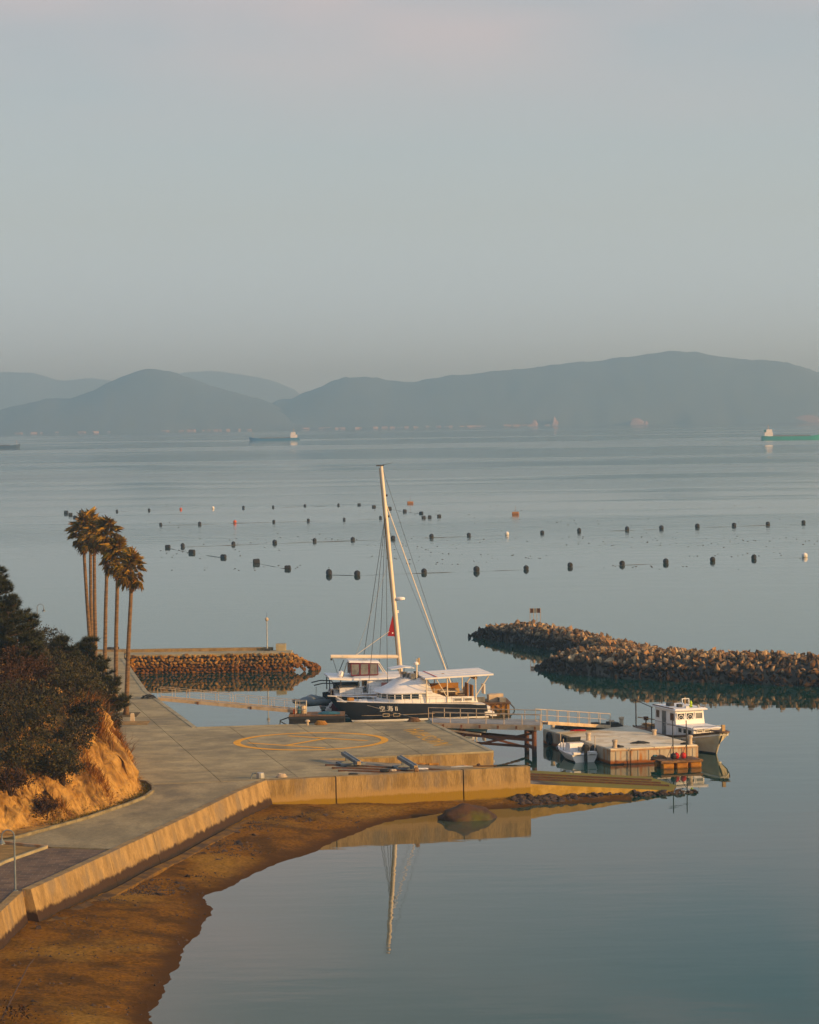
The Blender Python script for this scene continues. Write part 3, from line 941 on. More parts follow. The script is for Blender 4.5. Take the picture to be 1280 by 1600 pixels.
for _ in range(5200):      # seaweed scraps and pebbles
    u = random.random()
    if u < 0.55:
        x, y = random.uniform(-17, -3), random.uniform(103, 161)
    else:
        t = random.random(); x = -15.5 + 8.0 * t + random.gauss(0.8, 0.9); y = 129 + 32 * t
    z = beach_z(x, y)
    if z < 0.03 or nz(x, y, 5, 0.22, 3) < -0.05 or x < -17 + (y - 125) * 0.235: continue
    w = random.uniform(0.03, 0.11) * (1.6 if random.random() < 0.1 else 1)
    a = random.uniform(0, 6.28); c, s = math.cos(a) * w, math.sin(a) * w
    z += 0.03 * nz(x, y, 0, 0.45, 5)
    mb.add([(x - c, y - s, z - .02), (x + s * .6, y - c * .6, z - .02), (x + c, y + s, z - .02), (x - s * .6, y + c * .6, z - .02), (x, y, z + w * 0.55)], [(0, 1, 4), (1, 2, 4), (2, 3, 4), (3, 0, 4)])
tag(mb.build('beach_wrack', M['darkrock']), 'dark seaweed scraps and pebbles strewn over the beach', kind='stuff')

# boulder in the shallows and rubble at the slipway's foot
bm = bmesh.new()
bmesh.ops.create_icosphere(bm, subdivisions=4, radius=1.0)
for v in bm.verts:
    c = v.co.copy(); d = 1 + 0.22 * nz(c.x, c.y, c.z, 0.9, 3) + 0.05 * nz(c.x, c.y, c.z, 4, 3)
    v.co = Vector((c.x * 1.75 * d, c.y * 1.2 * d, c.z * 0.98 * d * (1.0 - 0.25 * max(0, c.x))))
me = bpy.data.meshes.new('boulder'); bm.to_mesh(me); bm.free(); me.materials.append(M['boulder'])
me.polygons.foreach_set('use_smooth', [True] * len(me.polygons))
p = at(733, 1279, 0)
tag(inst('boulder', me, None, (p.x, p.y, -0.12), (0, 0, 0.2)), 'large smooth brown boulder half in the water before the quay wall', 'boulder')
rub = thing('rubble_footing', 'dark blocky stones lined along the foot of the slipway', 'rubble', (*(F1 + DV * 4), 0))
items = []
for i in range(190):
    s = random.uniform(-1.2, 10.6); o_ = random.uniform(0.0, 1.0) ** 1.2
    q = F1 + DV * s - NV * (0.15 + o_ * (1.3 - 0.08 * s))
    w = random.uniform(0.4, 0.85) * (1 - .04 * max(0, s))
    items.append((w, (q.x, q.y, 0.30 - 0.32 * o_ + random.uniform(-.06, .05) - 0.016 * s), (random.uniform(-.4, .4), random.uniform(-.4, .4), random.uniform(0, 6)), (w * 1.3, w, w * 0.7)))
place_rocks(rub, DROCKS, items)

# ------------------------------------------------------------------ stone jetty
JY = 254.0
jet = thing('stone_jetty', 'stone faced jetty with a flat concrete top reaching out left of the boats', 'jetty', (-17, 257, 0))
XL, XR = -26.0, -11.5
MB().prism([(XL - 20, JY + 0.9), (XR, JY + 0.9), (XR + 0.6, JY + 2.4), (XR, JY + 4.6), (XL - 20, JY + 4.6)], -2.0, 1.58).build('core', M['core'], jet, world=True)
k = 6
for i in range(k):
    a = XL + (XR + 0.6 - XL) * i / k + 0.01; b = XL + (XR + 0.6 - XL) * (i + 1) / k - 0.01
    MB().prism([(a, JY + 0.55), (b, JY + 0.55), (b, JY + 3.4), (a, JY + 3.4)], 1.5, 1.74 + random.uniform(-.004, .004)).build('cap_slab', M['edge'], jet, world=True)
    b2 = min(b, XR - 1.2)
    if a < b2: MB().prism([(a, JY + 3.43), (b2, JY + 3.43), (b2, JY + 4.2), (a, JY + 4.2)], 1.5, 1.98 + random.uniform(-.004, .004)).build('parapet', M['wall2'], jet, world=True)
MB().prism([(XL - 20, JY + 3.43), (XL - 0.02, JY + 3.43), (XL - 0.02, JY + 4.2), (XL - 20, JY + 4.2)], 1.5, 2.0).build('parapet', M['wall2'], jet, world=True)
MB().box((XR - 0.45, JY + 3.3, 2.02), (0.9, 1.2, 0.62)).build('end_block', M['edge'], jet, world=True)
items = []
for row in range(6):
    z = 0.05 + row * 0.30
    off = 0.55 * (1 - z / 1.6)
    x = XL + random.uniform(0, 0.3)
    while x < XR + 0.4:
        w = random.uniform(0.34, 0.58)
        items.append((w + (10 if row else 0), (x + w / 2, JY + 0.62 - off + random.uniform(-.07, .04), z + random.uniform(-.06, .06)), (random.uniform(-.4, .4), random.uniform(-.7, .7), random.uniform(-.4, .4) + (3.14 if random.random() < .5 else 0)), (w * 1.15, w * 1.1, w * random.uniform(.9, 1.25))))
        x += w * 0.86
for i in range(110):       # the rounded rubble end
    a = random.uniform(-1.6, 1.6); rr = random.uniform(0.1, 1.0); w = random.uniform(0.4, 0.75)
    items.append((5, (XR + 0.2 + math.cos(a) * rr * 3.1, JY + 2.4 + math.sin(a) * rr * 2.2, 1.45 * (1 - rr) + 0.05), rr3(), (w, w, w)))
place_rocks(jet, JROCKS, items, m=M['jrock'])
lamp = thing('harbour_lamp', 'tall slim lamp post at the end of the stone jetty', 'lamp post', (-13.2, JY + 3.0, 1.74))
MB().lathe([(0.16, 0), (0.16, 0.12), (0.055, 0.16), (0.042, 2.7), (0.038, 2.75)], n=10).build('pole', M['steel'], lamp)
MB().lathe([(0.05, 2.7), (0.15, 2.78), (0.17, 2.9), (0.10, 3.02), (0.03, 3.06)], n=12).build('lantern', M['stonepost'], lamp)
MB().lathe([(0.015, 3.05), (0.012, 3.5)], n=6).build('lightning_rod', M['dark'], lamp)
MB().box((0, 0, 0.1), (0.5, 0.4, 0.2)).build('base', M['dark'], lamp)
o = thing('timber_stack', 'low dark timber stack on the wall where pier meets jetty', 'timber', (at(187, 1002, 2.2).x, JY + 3.8, 2.0))
for i in range(4): MB().box((-0.5 + i * 0.33, 0, 0.1 + 0.02 * (i % 2)), (0.3, 0.5, 0.2), 0.05 * i).build('timber_block', M['dark'], o)

# ------------------------------------------------------------------ breakwater
bw = thing('breakwater', 'rubble stone breakwater bending across the right of the bay', 'breakwater', (18, 258, 0))
ARMS = [([(8.9, 291.6), (11.7, 286.3), (15.6, 276.5), (19.6, 262.0), (21.5, 252.0)], 2.8, [0.9, 1.55, 1.5, 1.4, 1.5]),
        ([(15.8, 253.6), (18.0, 250.0), (21.2, 246.2), (26.5, 242.6), (35.5, 237.6), (46, 233.5)], 4.6, [1.5, 1.85, 2.0, 2.0, 1.95, 1.95])]


def mound_h(P):
    h = np.full(len(P), -9.0)
    for (line, hw, hs) in ARMS:
        best = np.full(len(P), 1e9); hh = np.zeros(len(P)); ww = np.zeros(len(P))
        for i in range(len(line) - 1):
            a, b = np.array(line[i]), np.array(line[i + 1]); ab = b - a
            t = np.clip(((P - a) @ ab) / (ab @ ab), 0, 1)
            q = a + t[:, None] * ab
            d = np.hypot(*(P - q).T)
            m = d < best
            best[m] = d[m]; hh[m] = (hs[i] + (hs[i + 1] - hs[i]) * t)[m]
        r = best / hw
        z = hh * np.clip(1.25 - 1.25 * r ** 1.6, -0.6, 1.0)
        h = np.maximum(h, z)
    return h


gx2 = np.arange(3, 46.1, 0.8); gy2 = np.arange(230, 298.1, 0.8)
A, B = np.meshgrid(gx2, gy2); PP2 = np.stack([A.ravel(), B.ravel()], 1); z2 = mound_h(PP2) - 0.30
nx2 = len(gx2)
fa = np.array([(j * nx2 + i, j * nx2 + i + 1, (j + 1) * nx2 + i + 1, (j + 1) * nx2 + i) for j in range(len(gy2) - 1) for i in range(nx2 - 1)])
fa = fa[z2[fa].max(1) > -0.9]
used = np.unique(fa); rem = {int(o): i for i, o in enumerate(used)}
MB().add(np.column_stack([PP2, z2])[used].tolist(), [tuple(rem[int(i)] for i in f) for f in fa]).build('core', M['core'], bw, world=True, recalc=False)
pts = []
y = 230.0
while y < 298:
    x = 4.0
    while x < 45.5:
        pts.append((x + random.uniform(-.22, .22), y + random.uniform(-.22, .22))); x += 0.42
    y += 0.42
pts = np.array(pts); hh = mound_h(pts)
gyx = (mound_h(pts + np.array([0, -0.8])) - hh)
items = []
for (x, y), h, g in zip(pts, hh, gyx):
    if h < -0.25: continue
    w = random.choice((random.uniform(0.30, 0.48), random.uniform(0.36, 0.6), random.uniform(0.45, 0.95)))
    vis = (1.0 if g < 0.25 else 0.3) * (1.3 if h > 0.9 else 0.7) * (0.35 if x > 35 else 1)
    items.append((w * vis * 250 / y, (x, y, h + random.uniform(-.16, .16)), rr3(), (w * random.uniform(1, 1.7), w * random.uniform(.75, 1.1), w * random.uniform(.8, 1.25))))
place_rocks(bw, ROCKS, items, m=M['rock'])
sg = at_d(836.5, 975, 286.5)
sign = thing('sign_board', 'weathered four panel notice board on thin posts on the far breakwater tip', 'sign', (sg.x, sg.y, sg.z - 0.3))
for i in range(4): MB().tube([(-0.52 + i * 0.35, 0, 0), (-0.52 + i * 0.35, 0, 1.95)], 0.028, 6).build('post', M['tan'], sign)
for i in range(3): MB().box((-0.345 + i * 0.35, 0, 1.66), (0.31, 0.04, 0.46)).build('panel', M['bluegrey' if i == 1 else 'rail'], sign)
for i in range(2): MB().box((0, 0.035, 1.50 + 0.32 * i), (1.15, 0.03, 0.05)).build('crossbar', M['ochre'], sign)

# ------------------------------------------------------------------ hill on the left
HB = [(-46, 136.0), (-30, 138.5), (-22.6, 141.5), (-20.9, 143.8), (-19.9, 145.4), (-19.2, 147.4), (-18.3, 147.6), (-17.5, 149.5), (-16.6, 152.3), (-15.9, 155.6), (-15.5, 158.2), (-15.6, 160.5),
      (-16.2, 164.0), (-17.0, 168.5), (-18.0, 174), (-19.6, 181), (-21.6, 189), (-24.2, 199), (-28.5, 211), (-36, 222), (-46, 228)]
gx3 = np.arange(-36.5, -13.4, 0.20); gy3 = np.arange(135, 229, 0.26)
A, B = np.meshgrid(gx3, gy3); PH = np.stack([A.ravel(), B.ravel()], 1)
dh = seg_dist(PH, HB)


def hill_profile(d, y):
    k = np.interp(y, [138, 146, 150, 156, 162, 170, 185, 200, 215], [0.50, 0.55, 0.62, 0.85, 1.0, 0.95, 0.75, 0.55, 0.35])
    c = np.interp(d, [-5, 0, 0.35, 0.9, 1.5, 2.2, 3.0, 5.0, 8.0, 13.0, 20.0, 30.0], [0, 0, 0.9, 2.3, 3.4, 4.4, 4.9, 5.7, 6.9, 8.6, 10.2, 11.5])
    c2 = np.minimum(c, 4.4) * k + np.maximum(0, c - 4.4) * np.clip(k + 0.25, 0, 1.05)
    return QZ - 0.03 + c2


vh = []
zh = hill_profile(dh, PH[:, 1])
for i in range(len(PH)):
    x, y = PH[i]; d = dh[i]; z = zh[i]
    if -0.2 < d < 9:
        f = min(1.0, max(0.0, d) / 0.5)
        n1 = nz(x, y, z * 0.6, 0.35, 5); n2 = nz(x * 1.3, y * 1.3, z * 0.25, 1.1, 4)
        gully = abs(nz(x * 0.7, y * 0.7, 0, 0.55, 3))
        vh.append((x - 0.55 * f * n1 - 0.28 * f * nz(x, y, z * 0.3, 2.2, 5), y + 0.45 * f * n2 + 0.2 * f * nz(x, y, z * 0.3 + 9, 2.4, 5), z + f * (0.25 * n1 + 0.2 * n2 - 0.45 * (1 - min(1, gully * 4)))))
    else: vh.append((x, y, z + (0.2 * nz(x, y, 0, 0.4) if d > 0 else 0)))
nx3 = len(gx3)
fa = np.array([(j * nx3 + i, j * nx3 + i + 1, (j + 1) * nx3 + i + 1, (j + 1) * nx3 + i) for j in range(len(gy3) - 1) for i in range(nx3 - 1)])
fa = fa[dh[fa].max(1) > -1.6]
used = np.unique(fa); rem = {int(o): i for i, o in enumerate(used)}
structure(MB().add([vh[int(i)] for i in used], [tuple(rem[int(i)] for i in f) for f in fa]).build('hillside', M['cliff'], recalc=False, smooth=False))


def ground_h(x, y):
    d = seg_dist(np.array([[x, y]]), HB)
    return float(hill_profile(d, np.array([y]))[0]) if d[0] > -2 else QZ


# ------------------------------------------------------------------ vegetation
def leaf_cloud(mb, blobs, n, size, up=0.25):
    """leaf-sized faces spread through lumpy volumes"""
    tot = sum(b[3] * b[4] * b[5] for b in blobs)
    for (cx, cy, cz, rx, ry, rz) in blobs:
        k = int(n * rx * ry * rz / tot / 12) + 1
        for _ in range(k):      # twig ends, each with its own spray of leaves
            v = Vector((random.gauss(0, 1), random.gauss(0, 1), random.gauss(0, 1))).normalized()
            r = random.uniform(0.2, 1.0) ** 0.45
            c = Vector((cx + v.x * rx * r, cy + v.y * ry * r, cz + v.z * rz * r))
            if nz(c.x, c.y, c.z, 1.6, 2) < -0.12: continue
            sp = random.uniform(0.06, 0.17)
            sz = size * random.uniform(0.7, 1.35)
            for _q in range(12):
                p = c + Vector((random.gauss(0, sp), random.gauss(0, sp), random.gauss(0, sp * .8)))
                d = (v * .8 + Vector((random.gauss(0, .8), random.gauss(0, .8), random.gauss(0, .7) + up))).normalized()
                u = d.cross(Vector((random.gauss(0, 1), random.gauss(0, 1), random.gauss(0, 1)))).normalized()
                s = sz * random.uniform(0.6, 1.3)
                mb.add([p, p + d * s * .5 + u * s * .26, p + d * s, p + d * s * .5 - u * s * .26], [(0, 1, 2, 3)])


def shrub(x, y, w, h, m, label, n=1500, size=0.15, sub=11, cat='shrub', name='shrub', zoff=0.0, group=None):
    z = ground_h(x, y) + zoff - 0.15
    t = thing(name, label, cat, (x, y, z), 0, group)
    mb = MB()
    blobs = [(random.uniform(-.42, .42) * w, random.uniform(-.42, .42) * w, h * random.uniform(0.35, 0.86), w * random.uniform(.16, .30), w * random.uniform(.16, .30), h * random.uniform(.14, .24)) for _ in range(sub)]
    blobs.append((0, 0, h * 0.40, w * 0.42, w * 0.42, h * 0.36))
    leaf_cloud(mb, blobs, n, size)
    mb.build('crown', m, t, recalc=False)
    mb = MB()
    for i in range(5):
        a = random.uniform(0, 6.28)
        mb.tube([(0.06 * math.cos(a), 0.06 * math.sin(a), -0.1), (w * .12 * math.cos(a), w * .12 * math.sin(a), h * .3), (w * .3 * math.cos(a + .4), w * .3 * math.sin(a + .4), h * .72)], [0.05, 0.035, 0.012], 5)
    mb.build('trunk', M['bark'], t)
    return t


def pine_tuft(mb, p, d, r, k=22):
    for _ in range(k):
        v = (d + Vector((random.gauss(0, .55), random.gauss(0, .55), random.gauss(0, .45)))).normalized()
        u = v.cross(Vector((random.gauss(0, 1), random.gauss(0, 1), random.gauss(0, 1)))).normalized() * 0.022
        s = r * random.uniform(.7, 1.2)
        mb.add([p - u, p + u, p + v * s], [(0, 1, 2)])


def pine(x, y, h, spread, label, lean=(0, 0), tiers=9, seed=0, zoff=0, tuft=0.34):
    random.seed(seed)
    z = ground_h(x, y) + zoff
    t = thing('pine_tree', label, 'pine tree', (x, y, z - 0.2), 0)
    top = Vector((lean[0], lean[1], h))
    tr = MB().tube([(0, 0, -0.2), top * 0.35 + Vector((.12, -.1, 0)), top * 0.7, top], [0.16, 0.12, 0.07, 0.02], 8)
    limb = MB(); cr = MB()
    for i in range(tiers):
        f = 0.25 + 0.73 * i / (tiers - 1)
        base = top * f
        L_ = spread * (1.08 - f) * random.uniform(.8, 1.15) + 0.25
        for j in range(random.randint(4, 6)):
            a = random.uniform(0, 6.28)
            tip = base + Vector((math.cos(a) * L_, math.sin(a) * L_, L_ * random.uniform(.10, .42)))
            mid = base.lerp(tip, .5) - Vector((0, 0, .08 * L_))
            limb.tube([base, mid, tip], [0.045, 0.03, 0.01], 5)
            k = max(3, int(L_ / 0.16))
            for q in range(k):
                g = (q + 1) / k
                if g < 0.25: continue
                c = base.lerp(mid, g * 2) if g < .5 else mid.lerp(tip, g * 2 - 1)
                for side in range(2):
                    sd = Vector((random.gauss(0, .8), random.gauss(0, .8), random.uniform(.15, .9)))
                    q0 = c + sd * 0.22 * (1.2 - g)
                    dirv = ((tip - base).normalized() * .6 + sd.normalized() * .6 + Vector((0, 0, .6))).normalized()
                    pine_tuft(cr, q0, dirv, tuft)
    for q in range(5): pine_tuft(cr, top - Vector((0, 0, .12 * q)), Vector((random.gauss(0, .4), random.gauss(0, .4), 1)).normalized(), tuft)
    tr.build('trunk', M['bark'], t, smooth=True); limb.build('limb', M['bark'], t); cr.build('crown', M['pine'], t, recalc=False)
    return t


def px_at(px, D): return (px - 640) / FPX * D


pine(px_at(-22, 160), 160.0, 4.9, 2.8, 'tall dark pine cut off by the left edge, the highest crown of the slope', (0.3, 0), 15, 5, zoff=0.8)
pine(px_at(2, 157), 157.0, 5.0, 2.0, 'dark pine close beside the tall edge pine, lower than it', (0.3, 0), 12, 15, zoff=0.2)
pine(px_at(34, 160), 160.0, 3.6, 1.05, 'slender dark pine with a spiky leader right of the tall edge pines', (0.35, 0), 11, 6, zoff=0.2)
pine(px_at(122, 171), 171.0, 3.3, 2.0, 'dark spreading pine before the palm trunks above the cliff', (0.5, 0.1), 9, 7, zoff=0.0)
pine(px_at(90, 168), 168.0, 2.8, 1.6, 'dark bushy pine between the slender pine and the spreading pine', (0.2, 0.1), 8, 17, zoff=0.0)
pine(px_at(156, 171), 171.0, 2.7, 1.5, 'low dark pine drooping over the roadside right of the cliff top', (0.5, -0.2), 8, 8, zoff=-0.3)
random.seed(5)
SH = [  # px, D, width, height, material, label
    (8, 151, 3.6, 3.4, 'leaf', 'big dark shrub at the left edge below the tall pine'),
    (55, 154, 3.4, 3.0, 'leaf', 'dark rounded shrub in the middle of the slope below the slender pine'),
    (98, 158, 2.9, 2.6, 'leafolive', 'olive leafed shrub under the bushy pine'),
    (128, 160, 2.4, 2.3, 'leafolive', 'olive shrub just left of the bare cliff edge'),
    (22, 148.3, 2.6, 2.0, 'leafolive', 'low olive shrub overhanging the left cliff face'),
    (72, 149.2, 2.5, 2.0, 'leafolive', 'olive shrub overhanging the middle of the cliff face'),
    (106, 152.5, 2.5, 2.2, 'leaf', 'dark shrub on the cliff edge below the dry grass'),
    (45, 158, 2.8, 2.5, 'leafbrown', 'rusty brown shrub among the pines at upper left'),
    (3, 155, 2.6, 3.4, 'leafbrown', 'rusty brown bush against the left edge under the tall pine'),
    (86, 164, 2.8, 2.3, 'leafolive', 'green shrub left of the spreading pine'),
    (138, 164.5, 1.9, 1.7, 'leaf', 'small shrub at the top of the bare cliff'),
    (62, 147.3, 1.9, 1.3, 'leafbrown', 'low brown bush hanging down over the middle of the cliff face'),
    (92, 149.8, 2.0, 1.6, 'leaf', 'low dark shrub on the cliff lip above the gully'),
    (8, 146.3, 2.2, 1.4, 'leafbrown', 'low brown bush hanging over the cliff at the left edge'),
    (100, 172, 3.2, 2.3, 'leaf', 'green shrub behind the spreading pine'),
    (60, 172, 3.6, 2.8, 'leaf', 'broad dark shrub behind the slender pine'),
    (122, 155.6, 2.1, 2.0, 'leaf', 'small dark shrub right beside the cliff'),
    (38, 151, 3.0, 2.6, 'leafolive', 'olive shrub between the left edge and the middle of the slope'),
    (160, 178, 2.0, 1.6, 'leaf', 'green bush by the road below the palms'),
    (145, 190, 3.2, 2.3, 'leaf', 'broad green bush beside the road behind the pines'),
    (112, 166, 2.4, 2.1, 'leaf', 'dark shrub filling the gap below the spreading pine'),
    (30, 163, 3.4, 3.0, 'leaf', 'tall dark bush behind the leaning edge pines'),
]
for (px, D, w, h, m, lab) in SH:
    shrub(px_at(px, D), D, w, h, M[m], lab, n=int(2100 * w), size=0.13)


def blades(name, x, y, w, h, n, m, label, cat='grass', lean=0.35):
    z = ground_h(x, y)
    mb = MB()
    for _ in range(n):
        p = Vector((random.gauss(0, w / 2.6), random.gauss(0, w / 2.6), 0))
        gz = ground_h(x + p.x, y + p.y) - z
        p.z = min(gz, 0.4) - 0.1
        d = Vector((random.gauss(0, lean), random.gauss(0, lean), 1)).normalized()
        s = h * random.uniform(.5, 1.1); u = Vector((random.gauss(0, 1), random.gauss(0, 1), 0)).normalized() * 0.018
        tip = p + d * s + Vector((d.x, d.y, -0.3)) * s * .3
        mid = p + d * s * .6
        mb.add([p - u, p + u, mid + u * .7, mid - u * .7, tip], [(0, 1, 2, 3), (3, 2, 4)])
    mb.v = [(a + x, b + y, c + z) for (a, b, c) in mb.v]
    o = mb.build(name, m, recalc=False)
    return tag(o, label, cat)


blades('dry_grass', px_at(139, 157.5), 157.5, 1.1, 2.1, 520, M['drygrass'], 'tuft of tall orange dry grass at the cliff top', 'dry grass')
blades('dry_grass', px_at(196, 159), 158.6, .7, 0.5, 220, M['drygrass'], 'short dry grass clinging low on the right end of the cliff', 'dry grass', .7)
blades('dry_grass', px_at(150, 153.5), 153.5, .8, 0.55, 240, M['drygrass'], 'sparse dry grass in the middle of the bare cliff face', 'dry grass', .7)
blades('dry_grass', px_at(85, 148.2), 147.9, .9, 0.5, 240, M['drygrass'], 'sparse dry grass low on the cliff beside the gully', 'dry grass', .7)
blades('dry_grass', px_at(183, 161), 160.5, 1.0, 0.8, 420, M['drygrass'], 'orange dry grass hanging on the right shoulder of the cliff', 'dry grass', .6)
blades('dry_grass', px_at(122, 152.5), 153.0, 1.3, 0.8, 380, M['drygrass'], 'rusty dry grass along the cliff lip under the dark shrubs', 'dry grass', .6)
blades('dry_grass', px_at(45, 150), 149.0, 1.6, 0.7, 360, M['drygrass'], 'brown dry grass on the cliff lip at far left', 'dry grass', .6)


def weeds():
    mb = MB()
    path = resample([(p.x, p.y) for p in KERB[1:9]], 0.5)
    for _ in range(1500):
        i = random.randrange(len(path)); t = path[i]
        off = random.uniform(0.08, 1.0) * (0.5 + random.random())
        nrm = Vector((-0.75, 0.65))
        p = Vector((t.x + nrm.x * off, t.y + nrm.y * off))
        z = max(QZ - 0.04, min(ground_h(p.x, p.y), QZ + 0.6))
        s = random.uniform(.05, .18); u = Vector((random.gauss(0, 1), random.gauss(0, 1), 0)).normalized() * .03
        q = Vector((p.x, p.y, z)); tip = q + Vector((random.gauss(0, .06), random.gauss(0, .06), s))
        mb.add([q - u, q + u, tip], [(0, 1, 2)])
    tag(mb.build('verge_weeds', M['weed'], recalc=False), 'short weeds growing between the kerb and the cliff', kind='stuff')


weeds()


def cliff_debris():
    mb = MB()
    path = resample([HB[i] for i in range(2, 14)], 0.35)
    for _ in range(1100):
        t = random.choice(path); off = random.gauss(0.0, 0.28)
        x, y = t.x - abs(off) * .4 + random.gauss(0, .12) + (.35 if random.random() < .4 else 0), t.y - abs(off) * .5 + random.gauss(0, .12)
        z = max(QZ - .02, ground_h(x, y)); w = random.uniform(.02, .09) * (2 if random.random() < .08 else 1)
        me = random.choice(ROCKS)
        X = Matrix.LocRotScale(Vector((x, y, z + w * .2)), None, Vector((w * 1.4, w, w)))
        mb.add([X @ v.co for v in me.vertices], [tuple(p.vertices) for p in me.polygons])
    tag(mb.build('cliff_scree', M['cliff'], recalc=False), 'small crumbled earth lumps lying along the foot of the cliff', kind='stuff')


cliff_debris()


def bare_bush(x, y, z, h, spread, label, m='twig', n=26, r=0.02):
    mb = MB()

    def grow(p, d, L_, r, dep):
        q = p + d * L_
        mb.tube([p, p.lerp(q, .5) + Vector((random.gauss(0, .03), random.gauss(0, .03), 0)), q], [r, r * .8, r * .55], 4)
        if dep > 0:
            for _ in range(random.randint(2, 3)):
                nd = (d + Vector((random.gauss(0, .5), random.gauss(0, .5), random.gauss(.05, .3)))).normalized()
                grow(p.lerp(q, random.uniform(.5, 1)), nd, L_ * random.uniform(.55, .8), r * .6, dep - 1)
    for _ in range(n):
        d = Vector((random.gauss(0, spread), random.gauss(0, spread), 1)).normalized()
        grow(Vector((random.gauss(0, .15), random.gauss(0, .15), 0)), d, h * random.uniform(.3, .5), r, 2)
    mb.v = [(a + x, b + y, c + z) for a, b, c in mb.v]
    return tag(mb.build('bare_bush', M[m], recalc=False), label, 'bush')


x, y = px_at(70, 178), 178.0
bare_bush(x, y, ground_h(x, y) + 0.2, 3.4, .5, 'leafless twiggy bush sticking out beside the curved street lamp', n=9, r=0.028)
bare_bush(-17.7, 171.0, QZ + 0.2, 2.3, .5, 'leafless brown bush at the roadside right of the cliff', n=12)
x, y = px_at(110, 155.3), 155.3
bare_bush(x, y, ground_h(x, y), 1.5, .6, 'leafless twigs on the cliff edge above the dry grass', n=10)

# palms
def frond_mesh(name, m, seed, petiole=0.65, blade=0.95, segs=13, droop=0.35):
    r = random.Random(seed); mb = MB()
    mb.add([(0, -.03, 0), (0, .03, 0), (petiole, .02, 0.03), (petiole, -.02, 0.03)], [(0, 1, 2, 3)])
    for i in range(segs):
        a = R(-105 + 210 * i / (segs - 1)); L_ = blade * (0.72 + 0.28 * math.cos(a)) * r.uniform(.85, 1.1)
        d = Vector((math.cos(a), math.sin(a), 0)); s = Vector((-d.y, d.x, 0))
        p0 = Vector((petiole, 0, .03)); dz = r.uniform(-.05, .10)
        p1 = p0 + d * L_ * .5 + Vector((0, 0, .05 + dz)); p2 = p0 + d * L_ * 0.97 + Vector((0, 0, -droop * L_ * r.uniform(.6, 1.3)))
        w = L_ * 0.085
        mb.add([p0, p1 + s * w, p2, p1 - s * w], [(0, 1, 2), (0, 2, 3)])
    return mb.mesh(name, m)


FR = [frond_mesh('frond', M['frond'], i, random.uniform(.5, .85), random.uniform(.85, 1.1), 13, random.uniform(.2, .55)) for i in range(6)]
DF = [frond_mesh('dead_frond', M['deadfrond'], 20 + i, .5, .75, 9, .9) for i in range(4)]


def palm(bx, by, h, top_off, label, seed, size=1.0, z0=QZ):
    random.seed(seed)
    t = thing('palm_tree', label, 'palm tree', (bx, by, z0), 0, 'tall fan palms beside the pier road')
    top = Vector((top_off, 0, h))
    pts = [Vector((0, 0, -0.1)), Vector((top_off * .15 + .05, 0, h * .25)), Vector((top_off * .45, .05, h * .5)), Vector((top_off * .8, 0, h * .78)), top]
    sm = []
    for i in range(17):
        f = i / 16 * 4; k = min(3, int(f)); sm.append(pts[k].lerp(pts[k + 1], f - k))
    rs = [0.25 if i == 0 else 0.175 - 0.055 * i / 16 + 0.008 * (i % 2) for i in range(17)]
    MB().tube(sm, rs, 10).build('trunk', M['palmtrunk'], t, smooth=True)
    for i in range(38):
        el = R(86 - 138 * (i / 37) ** 1.05 + random.uniform(-9, 9)); az = i * 2.4 + random.uniform(-.3, .3)
        s = size * random.uniform(.60, 1.0)
        o = inst('frond', random.choice(FR), t, top + Vector((0, 0, 0.45 - 0.95 * i / 37)), (random.uniform(-.35, .35), -el, az), (s, s, s))
    for i in range(16):
        el = R(-58 - random.uniform(0, 30)); az = random.uniform(0, 6.28); s = size * random.uniform(.6, .85)
        inst('dead_frond', random.choice(DF), t, top + Vector((0, 0, -.35 - random.uniform(0, .4))), (random.uniform(-.5, .5), -el, az), (s, s, s))
    return t


PAL = [  # base px, base py, crown px, crown centre py
    (197, 1117, 206, 890, 'shortest palm, nearest the camera at the right of the clump'),
    (180, 1099, 184, 872, 'second palm from the right, its crown touching the shortest palm'),
    (163, 1066, 168, 838, 'palm standing third from the right of the clump'),
    (149, 1049, 147, 838, 'middle palm of the tight left cluster, straight trunk'),
    (143, 1040, 141, 826, 'slender palm hidden behind the middle one of the left cluster'),
    (141, 1045, 130, 834, 'leftmost palm, its trunk bowing to the left'),
]
for i, (bx, by, cx, cy, lab) in enumerate(PAL):
    b = at(bx, by, QZ); c = at_d(cx, cy, b.y)
    palm(b.x, b.y, c.z - QZ, c.x - b.x, lab, 30 + i, 0.95 + 0.06 * (i % 3))
random.seed(21)
# planting squares
for (px, py, w, d) in ((200, 1117, 1.7, 3.0), (184, 1099, 1.6, 3.0), (166, 1067, 1.6, 3.2), (178, 1078, 1.2, 2.5)):
    p = at(px, py, QZ)
    structure(MB().box((p.x - .1, p.y, QZ + 0.0125), (w, d, 0.03)).build('planting_bed', M['weed']))
p = at(203, 1130, QZ)
structure(MB().box((p.x, p.y, QZ + 0.0125), (2.6, 2.2, 0.025)).build('planting_bed', M['soil']))
for i, (px, py, lab) in enumerate(((207, 1127, 'pale stone bollard in front of the nearest palm'), (190, 1111, 'pale stone bollard left of the nearest palm trunk'), (170, 1087, 'pale stone bollard beside the road left of the second palm'))):
    p = at(px, py, QZ)
    o = MB().loft([[(-.15, -.15, 0), (.15, -.15, 0), (.15, .15, 0), (-.15, .15, 0)], [(-.12, -.12, .52), (.12, -.12, .52), (.12, .12, .52), (-.12, .12, .52)], [(-.08, -.08, .57), (.08, -.08, .57), (.08, .08, .57), (-.08, .08, .57)]]).build('stone_bollard', M['stonepost'])
    o.location = (p.x, p.y, QZ); tag(o, lab, 'bollard')
p = at(203.5, 1193, QZ)
